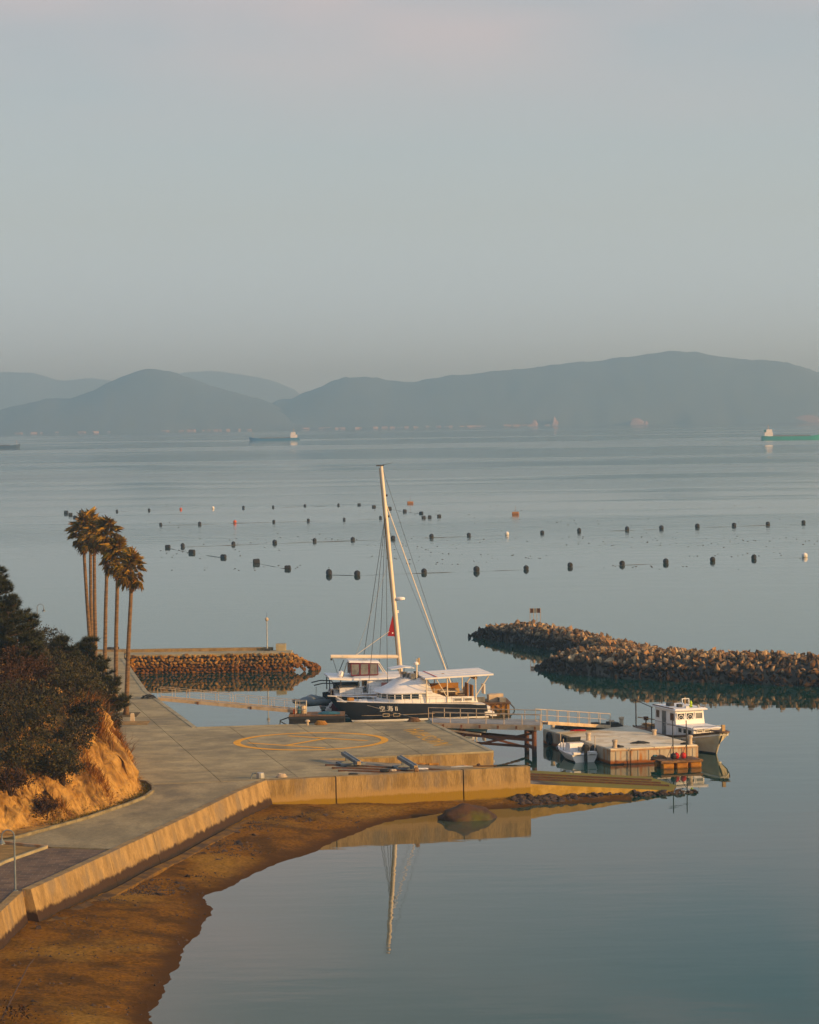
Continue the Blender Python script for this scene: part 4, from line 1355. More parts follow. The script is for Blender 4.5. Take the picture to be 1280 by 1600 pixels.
mk = thing('marker_post', 'small white marker post at the roadside next to the cliff', 'marker post', (p.x, p.y, QZ))
MB().lathe([(.09, 0), (.09, .42), (.06, .46), (.03, .47)], n=10).build('post', M['white'], mk)
MB().lathe([(.094, .27), (.094, .34)], n=10).build('reflector', M['orange'], mk)

# street lamps with curved necks
def crook_lamp(x, y, z, h, lab, flip=-1):
    t = thing('street_lamp', lab, 'street lamp', (x, y, z))
    MB().lathe([(.13, 0), (.13, .04), (.05, .06), (.042, h * .5), (.036, h - .25)], n=10).build('pole', M['bluegrey'], t)
    pts = [(flip * (.28 - .28 * math.cos(a)), 0, h - .27 + .28 * math.sin(a)) for a in [math.pi * i / 10 for i in range(11)]]
    MB().tube(pts, .026, 8).build('neck', M['bluegrey'], t)
    MB().lathe([(.16, -.36), (.15, -.32), (.07, -.22), (.035, -.12), (.03, 0)], (flip * .56, 0, h - .25), 12).build('lamp_shade', M['bluegrey'], t)
    MB().lathe([(.05, -.40), (.07, -.36), (.05, -.32)], (flip * .56, 0, h - .25), 8).build('bulb', M['white'], t)
    for i in range(4):
        a = math.pi / 4 + i * math.pi / 2
        MB().lathe([(.016, 0), (.016, .06)], (.10 * math.cos(a), .10 * math.sin(a), .03), 6).build('bolt', M['dark'], t)


p = at(24, 1392, QZ)
crook_lamp(p.x, p.y, QZ - .02, 2.75, 'grey street lamp with a curved neck on the brick path at lower left')
p = at_d(59, 997, 236)
crook_lamp(p.x, p.y, QZ, at_d(59, 944, 236).z - QZ, 'distant street lamp with a curved neck behind the pines', 1)

# long thin pole on the near beach
p0, p1 = at(2, 1594, .75), at(54, 1502, 1.0)
mb = MB(); mb.tube([p0, p0.lerp(p1, .4) + V(.1, .2, .35), p0.lerp(p1, .75) + V(.05, 0, .35), p1 + V(0, 0, .1)], [.04, .035, .028, .015], 6)
tag(mb.build('fallen_branch', M['bark']), 'long bare grey green branch lying on the beach at the bottom left', 'branch')
p = at(18, 1588, .75)
mb = MB(); leaf_cloud(mb, [(p.x, p.y, .95, .75, 1.0, .35), (p.x - .6, p.y + .4, .95, .6, .8, .3)], 900, .14)
tag(mb.build('shrub', M['leafbrown'], recalc=False), 'low dark bush on the beach in the bottom left corner', 'shrub')

# ------------------------------------------------------------------ things on the quay
def cradle(px, py, lab):
    a = at(px[0], py[0], QZ)
    t = thing('boat_cradle', lab, 'boat cradle', (a.x, a.y, ramp_z(a.x, a.y) + 0.02), R(15), 'steel boat cradles on the slipway rails')
    t.scale = (.9, .82, .78)
    for s in (-1, 1):
        MB().box((0, s * .75, .19), (1.7, .14, .14)).build('side_beam', M['bluegrey'], t)
    for s in (-1, 1):
        MB().box((s * .75, 0, .19), (.13, 1.36, .12)).build('cross_beam', M['bluegrey'], t)
    for sx in (-1, 1):
        for sy in (-1, 1):
            w = MB().lathe([(.11, -.05), (.11, .05)], n=10); w.xf(Matrix.Translation((sx * .55, sy * .75, .10)) @ Matrix.Rotation(R(90), 4, 'X')); w.build('wheel', M['dark'], t)
    b = MB(); b.beam((-.12, 1.9, .74), (.12, -1.9, .40), .22, .26); b.build('keel_beam', M['bluegrey'], t)
    b = MB(); b.beam((.02, 1.9, .76), (.26, -1.9, .42), .05, .34); b.build('flange', M['steel'], t)
    for yy in (1.2, -1.2): MB().box((0, yy, .36), (.16, .16, .34)).build('upright', M['bluegrey'], t)
    MB().box((.14, -1.93, .42), (.24, .05, .26)).build('end_plate', M['tan'], t)


cradle((548,), (1194,), 'blue grey steel boat cradle on the rails, the left of the pair')
cradle((636,), (1192,), 'blue grey steel boat cradle on the rails, the right of the pair')
p = at(404, 1217, QZ)
t = thing('mooring_bollard', 'squat grey mooring bollard with a bent pipe at the wall corner', 'bollard', (p.x + .1, p.y + .2, QZ))
MB().lathe([(.22, 0), (.24, .03), (.22, .30), (.20, .34)], n=14).build('post', M['steel'], t)
MB().tube([(-.25, 0, .30), (-.42, 0, .30), (-.56, -.05, .0)], .055, 8).build('pipe', M['bluegrey'], t)
p = at(440, 1215, QZ)
t = thing('rope_coil', 'small pale heap of rope on the quay edge', 'rope', (p.x, p.y + .1, QZ))
for k in range(4):
    pts = [((.30 - .04 * k) * math.cos(a + k) * (1 + .15 * math.sin(3 * a)), (.26 - .04 * k) * math.sin(a + k), .04 + .05 * k) for a in [i * .5236 for i in range(13)]]
    MB().tube(pts, .035, 6).build('loop', M['stonepost'], t)
random.seed(77)
for i, (px, py, sx, sy, sz, m, lab) in enumerate((
        (552, 1211, .55, .2, .12, 'black', 'short black plank on the quay edge near the left cradle'),
        (601, 1207, .55, .24, .20, 'black', 'black bundle on the quay edge between the cradles'),
        (615, 1206, .35, .22, .16, 'stonepost', 'pale bag beside the black bundle on the quay edge'),
        (660, 1203, .7, .35, .12, 'white2', 'crumpled white sheet on the quay edge right of the right cradle'),
        (651, 1207, .25, .2, .3, 'timber', 'small rusty chunk in front of the right cradle'),
        (722, 1201, 1.3, .14, .14, 'steel', 'grey pipe lying along the quay edge at right'),
        (757, 1199, 1.5, .10, .10, 'timber', 'thin brown pole lying along the quay edge at right'),
        (748, 1199, .2, .2, .2, 'rail', 'small rusty block on the quay edge beside the brown pole'),
        (793, 1192, .9, .35, .10, 'rail', 'rusty scrap heap at the slipway mouth'))):
    p = at(px, py, QZ)
    mb = MB()
    k = 6
    rings = []
    for q in range(k):
        f = -1 + 2 * q / (k - 1); g = (1 - abs(f) ** 4 * .35)
        rings.append([(f * sx / 2, g * sy / 2 * math.cos(a) * random.uniform(.85, 1.1), sz / 2 + g * sz / 2 * math.sin(a) * random.uniform(.85, 1.1)) for a in [j * math.pi / 4 for j in range(8)]])
    mb.loft(rings)
    o = mb.build('debris', M[m])
    gz = QZ if px < 700 else max(ramp_z(p.x, p.y), 0) if px > 780 else QZ + .03
    o.location = (p.x, p.y, gz); o.rotation_euler = (0, 0, random.uniform(-.1, .5)); tag(o, lab, 'debris')
p = at(700, 1180, 1.5)
mb = MB()
for i in range(26):
    q = R1 + DV * random.uniform(6.2, 9.6) - NV * random.uniform(0.06, .35)
    mb.box((q.x, q.y, ramp_z(q.x, q.y) + .06), (random.uniform(.2, .7), random.uniform(.08, .2), random.uniform(.05, .16)), random.uniform(-.2, .8))
tag(mb.build('rust_flakes', M['ochre']), 'orange rusted scraps piled at the foot of the helipad step', kind='stuff')
for (px, py, lab) in ((481, 1132, 'white mushroom bollard on the back edge of the quay'), ):
    p = at(px, py, QZ); t = thing('mooring_bollard', lab, 'bollard', (p.x, p.y - .5, QZ))
    MB().lathe([(.09, 0), (.08, .2), (.17, .25), (.17, .33), (.08, .38)], n=12).build('post', M['stonepost'], t)
for (px, py, lab) in ((502, 1131, 'tan heap of rope on the back edge of the quay behind the circle'), (647, 1126, 'brown heap of rope at the far right corner of the quay')):
    p = at(px, py, QZ); t = thing('rope_coil', lab, 'rope', (p.x, p.y - .6, QZ))
    for k in range(4):
        pts = [((.42 - .05 * k) * math.cos(a + k), (.3 - .04 * k) * math.sin(a + k), .05 + .06 * k) for a in [i * .5236 for i in range(13)]]
        MB().tube(pts, .045, 6).build('loop', M['ochre' if px < 600 else 'timber'], t)
p = at(232, 1091, QZ); t = thing('bicycle_rack', 'dark heap of ropes and frames on the pier edge by the gangway', 'rope', (p.x, p.y, QZ))
t.name = 'rope_heap'
for k in range(5):
    pts = [((.55 - .05 * k) * math.cos(a + k), (.5 - .04 * k) * math.sin(a + k), .04 + .04 * k + .05 * math.sin(2 * a)) for a in [i * .5236 for i in range(13)]]
    MB().tube(pts, .03, 6).build('loop', M['black'], t)


# ------------------------------------------------------------------ gangways and trestle
def railing(root, a, b, h, step, m, r=.028, mid=True, name='handrail'):
    a, b = Vector(a), Vector(b); L_ = (b - a).length; k = max(1, round(L_ / step))
    up = Vector((0, 0, h))
    MB().tube([a + up, b + up], r, 8).build(name, m, root, world=True)
    if mid: MB().tube([a + up * .52, b + up * .52], r * .55, 6).build('midrail', m, root, world=True)
    for i in range(k + 1):
        p = a.lerp(b, i / k)
        MB().tube([p, p + up], r, 6).build('rail_post', m, root, world=True)


tr = thing('trestle_walkway', 'pale railed walkway on rusty piles leading off the quay', 'walkway', (5, 190, 0))
fa_, fb_ = Vector((1.35, 190.9, QZ)), Vector((8.55, 188.2, QZ)); ba_, bb_ = Vector((1.1, 193.8, QZ)), Vector((8.75, 191.0, QZ))
MB().prism([fa_.xy, fb_.xy, bb_.xy, ba_.xy], QZ + .02, QZ + .10).build('deck', M['gangdeck'], tr, world=True)
for (a, b) in ((fa_, fb_), (ba_, bb_)):
    MB().beam(a + V(0, -.06, -.09), b + V(0, -.06, -.09), .1, .34).build('girder', M['railpaint'], tr, world=True)
    railing(tr, a + V(0, 0, .08), b + V(0, 0, .08), .72, 1.2, M['railpaint'])
MB().beam(fb_ + V(.05, 0, -.09), bb_ + V(.05, 0, -.09), .1, .34).build('girder', M['railpaint'], tr, world=True)
for k in range(6):
    q = fa_.lerp(fb_, .1 + .17 * k) + V(0, -.13, -.10); MB().box(q, (.12, .06, .2)).build('bracket', M['rust'], tr, world=True)
piles = [(8.15, 188.5), (7.75, 191.0), (3.4, 190.4), (3.2, 192.8)]
for (x, y) in piles: MB().tube([(x, y, -2), (x, y, QZ - .25)], .17, 10).build('pile', M['rust'], tr, world=True)
for (a, b, r) in (((3.4, 190.4, 1.35), (8.1, 188.6, 1.1), .10), ((3.2, 192.8, 1.3), (7.7, 191, 1.0), .10), ((3.4, 190.4, .5), (8.15, 188.5, 1.6), .08), ((3.3, 190.5, 1.6), (7.75, 190.9, .35), .08),
                  ((1.6, 191.2, .9), (8.1, 188.6, .65), .09), ((8.15, 188.5, .55), (7.75, 191, .55), .10), ((8.15, 188.5, 1.6), (7.75, 191, 1.6), .1), ((1.8, 190.6, 1.72), (4.6, 189.5, 1.45), .06)):
    MB().beam(a, b, r * 1.6, r * 1.8).build('brace', M['railpaint'] if r == .06 else M['rust'], tr, world=True)

g2 = thing('gangway', 'pale railed gangway sloping from the trestle down to the white pontoon', 'gangway', (11, 194, 1))
a, b = Vector((8.75, 190.3, QZ + .05)), Vector((13.4, 196.2, 1.14)); t_ = (b - a).normalized(); sd = Vector((t_.y, -t_.x, 0)).normalized() * .5
MB().beam(a, b, 1.0, .08).build('deck', M['gangdeck'], g2, world=True)
for s in (-1, 1):
    MB().beam(a + sd * s + V(0, 0, -.02), b + sd * s + V(0, 0, -.02), .07, .22).build('girder', M['railpaint'], g2, world=True)
    railing(g2, a + sd * s + V(0, 0, .06), b + sd * s + V(0, 0, .06), .82, 1.3, M['railpaint'], .024)
g1 = thing('gangway', 'long pale railed gangway from the palm road to the dark floating dock', 'gangway', (-14, 210.6, 1.5))
a, b = Vector((-19.0, 211.0, QZ + .06)), Vector((-8.5, 209.6, 1.16)); t_ = (b - a).normalized(); sd = Vector((t_.y, -t_.x, 0)).normalized() * .55
MB().beam(a, b, 1.1, .07).build('deck', M['gangdeck'], g1, world=True)
for s in (-1, 1):
    MB().beam(a + sd * s + V(0, 0, -.03), b + sd * s + V(0, 0, -.03), .09, .26).build('girder', M['railpaint'], g1, world=True)
    q1, q2 = a.lerp(b, .52) + sd * s, a.lerp(b, .54) + sd * s
    railing(g1, a + sd * s + V(0, 0, .08), q1 + V(0, 0, .08), .70, 1.05, M['railpaint'], .018)
    railing(g1, q2 + V(0, 0, .08), b + sd * s + V(0, 0, .08), .64, 1.05, M['railpaint'], .016)
for f in (.28, .66): MB().box(a.lerp(b, f) + V(0, -.62, -.08), (.14, .06, .22)).build('bracket', M['rust'], g1, world=True)
MB().box(b + V(-.3, -.66, -.05), (.16, .08, .42)).build('roller_box', M['orange'], g1, world=True)

# dark floating dock beside the navy boat
dk = thing('floating_dock', 'dark timber floating dock with a blue tarp at the navy bow', 'floating dock', (-7.1, 209.0, 0))
MB().box((0, 0, .40), (4.1, 2.7, 1.0)).build('float', M['black'], dk)
for i in range(10): MB().box((-1.86 + i * .413, 0, .935), (.39, 2.74, .06)).build('plank', M['timber'], dk)
MB().box((0, -1.40, .80), (4.15, .10, .18)).build('rub_rail', M['dark'], dk)
mb = MB().tube([(-2.05, -1.3, .85), (-2.7, -1.2, .62), (-2.75, -1.2, .1), (-2.05, -1.3, -.1)], .05, 6).tube([(-2.7, -1.2, .55), (-2.05, -1.3, .2)], .04, 6)
mb.build('end_frame', M['black'], dk)
tp = thing('tarp', 'crumpled blue tarp on the dark floating dock', 'tarp', (-6.2, 208.6, .97))
rings = []
for q in range(7):
    f = -1 + q / 3
    rings.append([(f * .8, .45 * math.cos(a_) * (1.1 - .4 * f * f), .02 + max(0, .17 * math.sin(a_)) * (1.1 - .4 * f * f) * random.uniform(.6, 1.2)) for a_ in [j * math.pi / 4 for j in range(8)]])
MB().loft(rings).build('sheet', M['blue'], tp)
cr = thing('wire_crate', 'wire crate with a blue can at the end of the long gangway', 'crate', (-8.3, 209.2, .97))
for sx in (-1, 1):
    for sy in (-1, 1): MB().tube([(sx * .4, sy * .35, 0), (sx * .4, sy * .35, .95)], .03, 6).build('post', M['steel'], cr)
for zz_ in (.35, .65, .94): MB().tube([(-.4, -.35, zz_), (.4, -.35, zz_), (.4, .35, zz_), (-.4, .35, zz_), (-.4, -.35, zz_)], .02, 5).build('wire_hoop', M['steel'], cr)
MB().lathe([(.12, 0), (.14, .05), (.14, .4), (.06, .52), (.05, .58)], (-.15, -.1, 0), 10).build('can', M['blue'], cr)
MB().lathe([(.2, 0), (.26, .2), (.2, .55), (.1, .6)], (.15, .05, 0), 10).build('bag', M['stonepost'], cr)

# ------------------------------------------------------------------ boats
def cat_hull(x_aft, x_bow, y0, y1, sheer, m, wl_m, bow_rake=1.2, aft_rake=.7, stripe=.16, n=15):
    """one slim catamaran hull from aft to bow between y0 and y1; sheer(x) gives deck height"""
    yc, hw = (y0 + y1) / 2, abs(y1 - y0) / 2
    rings = []
    for i in range(n):
        f = i / (n - 1)
        k = min(1.0, (1 - f) / .38) ** .55 * (0.92 + 0.08 * min(1, f / .2))
        k = max(k, 0.03)
        xt = x_aft + (x_bow - x_aft) * f
        ring = []
        zs = sheer(xt)
        for (zf, wf) in ((1, 1), (.62, .97), (.30, .88), (stripe / zs, .80), (0.02, .76), (-.18, .55), (-.30, .0)):
            z = zs * zf
            sh = bow_rake * (1 - max(0, zf)) * f ** 3 + (aft_rake * (1 - max(0, zf))) * (1 - f) ** 3
            ring.append((xt - sh, wf * hw * k, z))
        full = [(x, yc + w, z) for x, w, z in ring] + [(x, yc - w, z) for x, w, z in ring[::-1][1:]]
        rings.append(full)
    band = [0, 0, 0, 1, 2, 2, 2, 2, 1, 0, 0, 0, 0]
    mb = MB().loft(rings, 0, True, True, band)
    return mb


def window(name, c, w, h, parent, rz, m, frame=None, t=.03, mull=0):
    """a proud pane with a thin frame; rz turns the pane's outward normal from -Y"""
    Rm = Matrix.Translation(c) @ Matrix.Rotation(rz, 4, 'Z')
    o = MB().box((0, 0, 0), (w, t, h)).xf(Rm).build(name, m, parent)
    if frame:
        mb = MB()
        for s in (-1, 1):
            mb.box((s * (w / 2 + .02), -.008, 0), (.045, t + .03, h + .09)); mb.box((0, -.008, s * (h / 2 + .02)), (w, t + .03, .045))
        for i in range(mull): mb.box((-w / 2 + w * (i + 1) / (mull + 1), -.008, 0), (.035, t + .03, h))
        mb.xf(Rm).build('frame', frame, o)
    return o


def navy_boat():
    ang = R(191)
    t = thing('catamaran', 'navy hulled catamaran with white cabin and flat canopy moored behind the quay', 'catamaran', (-0.50, 214.6, 0.0), ang)
    sh = lambda x: 1.32 + .035 * max(0, x) + .0035 * max(0, x) ** 2 + .045 * min(0, x)
    for (a, b) in ((1.45, 2.85), (-2.85, -1.45)):
        h = cat_hull(-5.7, 5.75, a, b, sh, 0, 0, 1.25, .2).build('hull', [M['navy'], M['white'], M['navy']], t, auto=50)
        mb = MB()
        mb.loft([[(x, (a + b) / 2 - .68 * min(1, ((5.75 - x) / 11.45 / .38 + .001)) ** .55, sh(x) + .02), (x, (a + b) / 2 + .68 * min(1, ((5.75 - x) / 11.45 / .38 + .001)) ** .55, sh(x) + .02),
                  (x, (a + b) / 2 + .66 * min(1, ((5.75 - x) / 11.45 / .38 + .001)) ** .55, sh(x) - .05), (x, (a + b) / 2 - .66 * min(1, ((5.75 - x) / 11.45 / .38 + .001)) ** .55, sh(x) - .05)] for x in [-5.6 + 11.3 * i / 20 for i in range(21)]])
        mb.build('side_deck', M['white'], t)
        # transom steps
        mb = MB(); yc = (a + b) / 2
        mb.box((-5.95, yc, .35), (.75, 1.2, .22)); mb.box((-5.75, yc, .68), (.5, 1.2, .42)); mb.box((-6.25, yc, .20), (.5, 1.15, .12))
        mb.build('transom_step', M['white'], t)
    MB().prism([(-5.0, -1.5), (4.0, -1.5), (4.4, 0), (4.0, 1.5), (-5.0, 1.5)], .75, 1.36).build('bridge_deck', M['white2'], t)
    MB().beam((5.0, -2.1, 1.42), (5.0, 2.1, 1.42), .22, .18).build('cross_beam', M['mast'], t)
    mb = MB()
    for k in range(14): mb.beam((4.1, -1.3 + k * .2, 1.34), (5.0, -1.3 + k * .2, 1.40), .02, .02)
    mb.build('trampoline', M['black'], t)
    # cabin: rounded front in plan
    def plan(x0, x1, hw, r, z, n=7):
        pts = [(x0, -hw, z)]
        for i in range(n + 1):
            a = -math.pi / 2 + math.pi * i / n
            pts.append((x1 - r + r * math.cos(a), hw * math.sin(a), z))
        pts.append((x0, hw, z))
        return pts
    MB().loft([plan(-1.4, 2.25, 2.35, 1.3, 1.3), plan(-1.4, 2.2, 2.32, 1.3, 1.62), plan(-1.4, 2.0, 2.22, 1.25, 2.02)]).build('cabin', M['white'], t, auto=40)
    gl = MB().loft([plan(-.55, 2.25, 2.375, 1.3, 1.64), plan(-.55, 2.10, 2.31, 1.27, 1.94)]).build('window_band', M['glass'], t, auto=40)
    for yy in (2.40, -2.40):
        for xx in (-.6, .05, .72): MB().box((xx, yy * .985, 1.79), (.09, .10, .36)).build('mullion', M['white'], gl)
    for a in (-1.3, -.85, -.45, 0, .45, .85, 1.3):
        MB().box((.93 + 1.26 * math.cos(a), 2.35 * math.sin(a), 1.79), (.09, .07, .36), a).build('mullion', M['white'], gl)
    MB().loft([plan(-1.6, 2.48, 2.45, 1.5, 2.00), plan(-1.6, 2.50, 2.48, 1.5, 2.07), plan(-1.6, 2.35, 2.36, 1.45, 2.17), plan(-1.6, 1.95, 2.0, 1.2, 2.27), plan(-1.6, 1.5, 1.55, .95, 2.50), plan(-1.5, 1.05, 1.28, .8, 2.82), plan(-1.4, .65, 1.0, .6, 3.0), plan(-1.2, .3, .6, .3, 3.06)]).build('coachroof', M['white'], t, auto=60)
    # side coaming aft, sloping down
    for s in (-1, 1):
        y0, y1 = s * 2.30, s * 2.42
        pr = [(-1.2, 1.3), (-1.2, 2.1), (-1.65, 2.05), (-2.6, 1.72), (-5.0, 1.66), (-5.1, 1.2)]
        MB().loft([[(x, y0, z) for x, z in pr], [(x, y1, z) for x, z in pr]]).build('coaming', M['white'], t)
        for xx in (-3.55, -4.35): window('port_light', (xx, s * 2.43, 1.45), .55, .17, t, math.pi if s > 0 else 0, M['pane'], M['white2'])
    # cockpit
    MB().box((-3.3, 0, 1.33), (3.6, 4.4, .08)).build('cockpit_sole', M['tan'], t)
    MB().box((-1.62, -.9, 1.85), (.06, 2.6, 1.0)).build('cabin_door', M['tan'], t)
    MB().box((-3.2, -2.1, 1.66), (2.8, .5, .5)).build('bench', M['tan'], t)
    MB().box((-3.2, -2.28, 2.0), (2.8, .12, .6)).build('bench_back', M['ochre'], t)
    MB().box((-3.3, .1, 1.90), (1.3, .9, .06)).build('table', M['white2'], t)
    MB().lathe([(.06, 0), (.06, .55)], (-3.3, .1, 1.35), 8).build('table_leg', M['steel'], t)
    for xx in (-2.4, -4.3):
        s = MB().box((xx, .15, 1.66), (.5, .5, .08)).build('seat', M['stonepost'], t)
        MB().box((xx + (.25 if xx > -3 else -.25), .15, 1.95), (.06, .5, .5)).build('seat_back', M['stonepost'], t)
    MB().box((-4.95, .9, 1.85), (.10, 1.0, 1.1)).build('locker', M['ochre'], t)
    MB().box((-4.95, -.8, 1.85), (.10, 1.0, 1.1)).build('locker', M['ochre'], t)
    # flybridge seats and rail
    for yy in (-.7, .2, .9): MB().box((-.2 - .2 * yy, yy, 3.22), (.4, .45, .42), .1).build('helm_seat', M['pane'], t)
    MB().box((-.75, .4, 3.25), (.25, .7, .5)).build('helm_console', M['dark'], t)
    # canopy
    z1, z2 = 3.08, 3.24
    c = MB().loft([[(-1.0, -2.7, z1), (-1.0, 2.7, z1), (-1.0, 2.7, z1 + .12), (-1.0, -2.7, z1 + .12)], [(-6.3, -2.7, z2), (-6.3, 2.7, z2), (-6.3, 2.7, z2 + .12), (-6.3, -2.7, z2 + .12)]]).build('canopy', M['white'], t)
    MB().beam((-1.9, -2.6, z1 + .165), (-1.9, 2.6, z1 + .165), .10, .02).build('red_seam', M['redplastic'], c)
    for yy in (-1.35, 0, 1.35): MB().beam((-1.1, yy, z1 + .135), (-6.2, yy, z2 + .132), .03, .02).build('seam', M['white2'], c)
    for xx in (-3.0, -4.8): MB().loft([[(xx + .35 * math.cos(a) * (1 if i % 2 else .45), .2 + .5 * math.sin(a) * (1 if i % 2 else .45), z1 + .17 + dz) for i, a in enumerate([j * math.pi / 5 for j in range(10)])] for dz in (0, .01)]).build('star_patch', M['ochre'], c)
    for yy in (2.45, -2.45):
        for xx in (-1.15, -2.75, -4.95):
            MB().tube([(xx, yy, 1.3), (xx, yy, z1 + .04)], .045, 8).build('canopy_post', M['mast'], t)
        MB().tube([(-1.9, yy, z1 + .02), (-2.7, yy, 1.7)], .03, 6).build('brace', M['mast'], t)
        MB().tube([(-4.9, yy, 1.6), (-6.0, yy, z2 - .02)], .04, 6).build('brace', M['mast'], t)
        MB().tube([(-1.0, yy * .99, 2.25), (-2.8, yy * .99, 2.25), (-2.8, yy * .99, 1.7)], .022, 6).build('guard_rail', M['steel'], t)
    MB().tube([(-1.4, -2.4, z1 - .13), (-5.0, -2.4, z2 - .19)], .15, 10).build('awning_roll', M['ochre'], t)
    MB().tube([(-5.0, -2.4, z2 - .19), (-5.0, 2.2, z2 - .19)], .15, 10).build('awning_roll', M['ochre'], t)
    # radar pole, small white bimini plate
    rp = MB().tube([(-.65, 1.1, 2.9), (-.70, 1.1, 4.55)], .055, 8).build('radar_pole', M['mast'], t)
    MB().lathe([(.10, 0), (.21, .06), (.21, .18), (.12, .26)], (-.62, 1.1, 4.05), 12).build('radome', M['white'], rp)
    MB().box((-.85, 1.1, 4.35), (.12, .2, .5)).build('antenna', M['tan'], rp)
    pl = MB().loft([[(1.25, -.8, 3.72), (1.25, .8, 3.72), (1.25, .8, 3.76), (1.25, -.8, 3.76)], [(.2, -.95, 3.86), (.2, .95, 3.86), (.2, .95, 3.92), (.2, -.95, 3.92)], [(-.55, -.8, 3.78), (-.55, .8, 3.78), (-.55, .8, 3.83), (-.55, -.8, 3.83)]]).build('sun_shade', M['white'], t)
    for yy in (-.7, .7): MB().tube([(.3, yy * .8, 2.9), (.2, yy, 3.86)], .025, 6).build('shade_strut', M['dark'], pl)
    # foredeck rail, cleats, lifelines
    for s in (-1, 1):
        yy = lambda x: s * (2.15 + .6 * min(1, ((5.75 - x) / 11.45 / .38 + .001)) ** .55)
        xs_ = [5.4, 4.2, 3.0, 1.8, .6, -.6, -1.8, -3.0, -4.2]
        MB().tube([(x, yy(x), sh(x) + .52) for x in xs_], .012, 5).build('lifeline', M['steel'], t)
        for x in xs_: MB().tube([(x, yy(x), sh(x)), (x, yy(x), sh(x) + .53)], .016, 5).build('stanchion', M['steel'], t)
    for (x, y, m) in ((3.4, .4, 'white2'), (2.8, -1.2, 'pane'), (3.6, 1.6, 'white')): MB().box((x, y, 1.45), (.6, .5, .16)).build('deck_hatch', M[m], t)
    MB().box((4.6, 1.9, 1.72), (.5, .3, .22)).build('anchor_windlass', M['ochre'], t)
    # hull lettering, stripe and ports on the near side
    def side_pt(x, z):
        f = (x + 5.7) / 11.45; k = min(1.0, (1 - f) / .38) ** .55 * (0.92 + 0.08 * min(1, f / .2))
        zs = sh(x); zf = z / zs
        wf = np.interp(zf, [0, .2, .30, .62, 1], [.76, .80, .88, .97, 1])
        return 2.15 + .70 * k * wf + .012
    vs, fs = text_verts('空 海 II', .46, .004)
    ex = max(v[0] for v in vs)
    x0 = 2.55
    vs = [(x0 - vx + .12 * vy, side_pt(x0 - vx, .80 + vy) + vz + .012, .82 + vy) for vx, vy, vz in vs]
    MB().add(vs, fs).build('name_lettering', M['white'], t)
    for x in (2.05, 1.25):
        o = MB().box((x, side_pt(x, .5) - .01, .50), (.42, .05, .18)).build('hull_port', M['glass'], t)
        mb = MB(); mb.box((x, side_pt(x, .5), .60), (.5, .06, .03)); mb.box((x, side_pt(x, .5), .40), (.5, .06, .03))
        for s in (-1, 1): mb.box((x + s * .24, side_pt(x, .5), .50), (.03, .06, .2))
        mb.build('frame', M['stonepost'], o)
    mb = MB(); k = [3.9 - i * .35 for i in range(17)]
    for i in range(16): mb.beam((k[i], side_pt(k[i], .5) + .004, .50), (k[i + 1], side_pt(k[i + 1], .5) + .004, .50), .012, .022)
    mb.build('hull_line', M['stonepost'], t)
    MB().tube([(3.5, 2.85, 1.30), (2.0, 3.9, .9), (.4, 7.0, .6), (-2.0, 20.0, 2.1)][:3], .018, 5).build('mooring_line', M['stonepost'], t)
    MB().box((-6.4, -1.4, 1.85), (.12, .9, .75)).build('life_raft_case', M['white2'], t)
    return t


navy_boat()


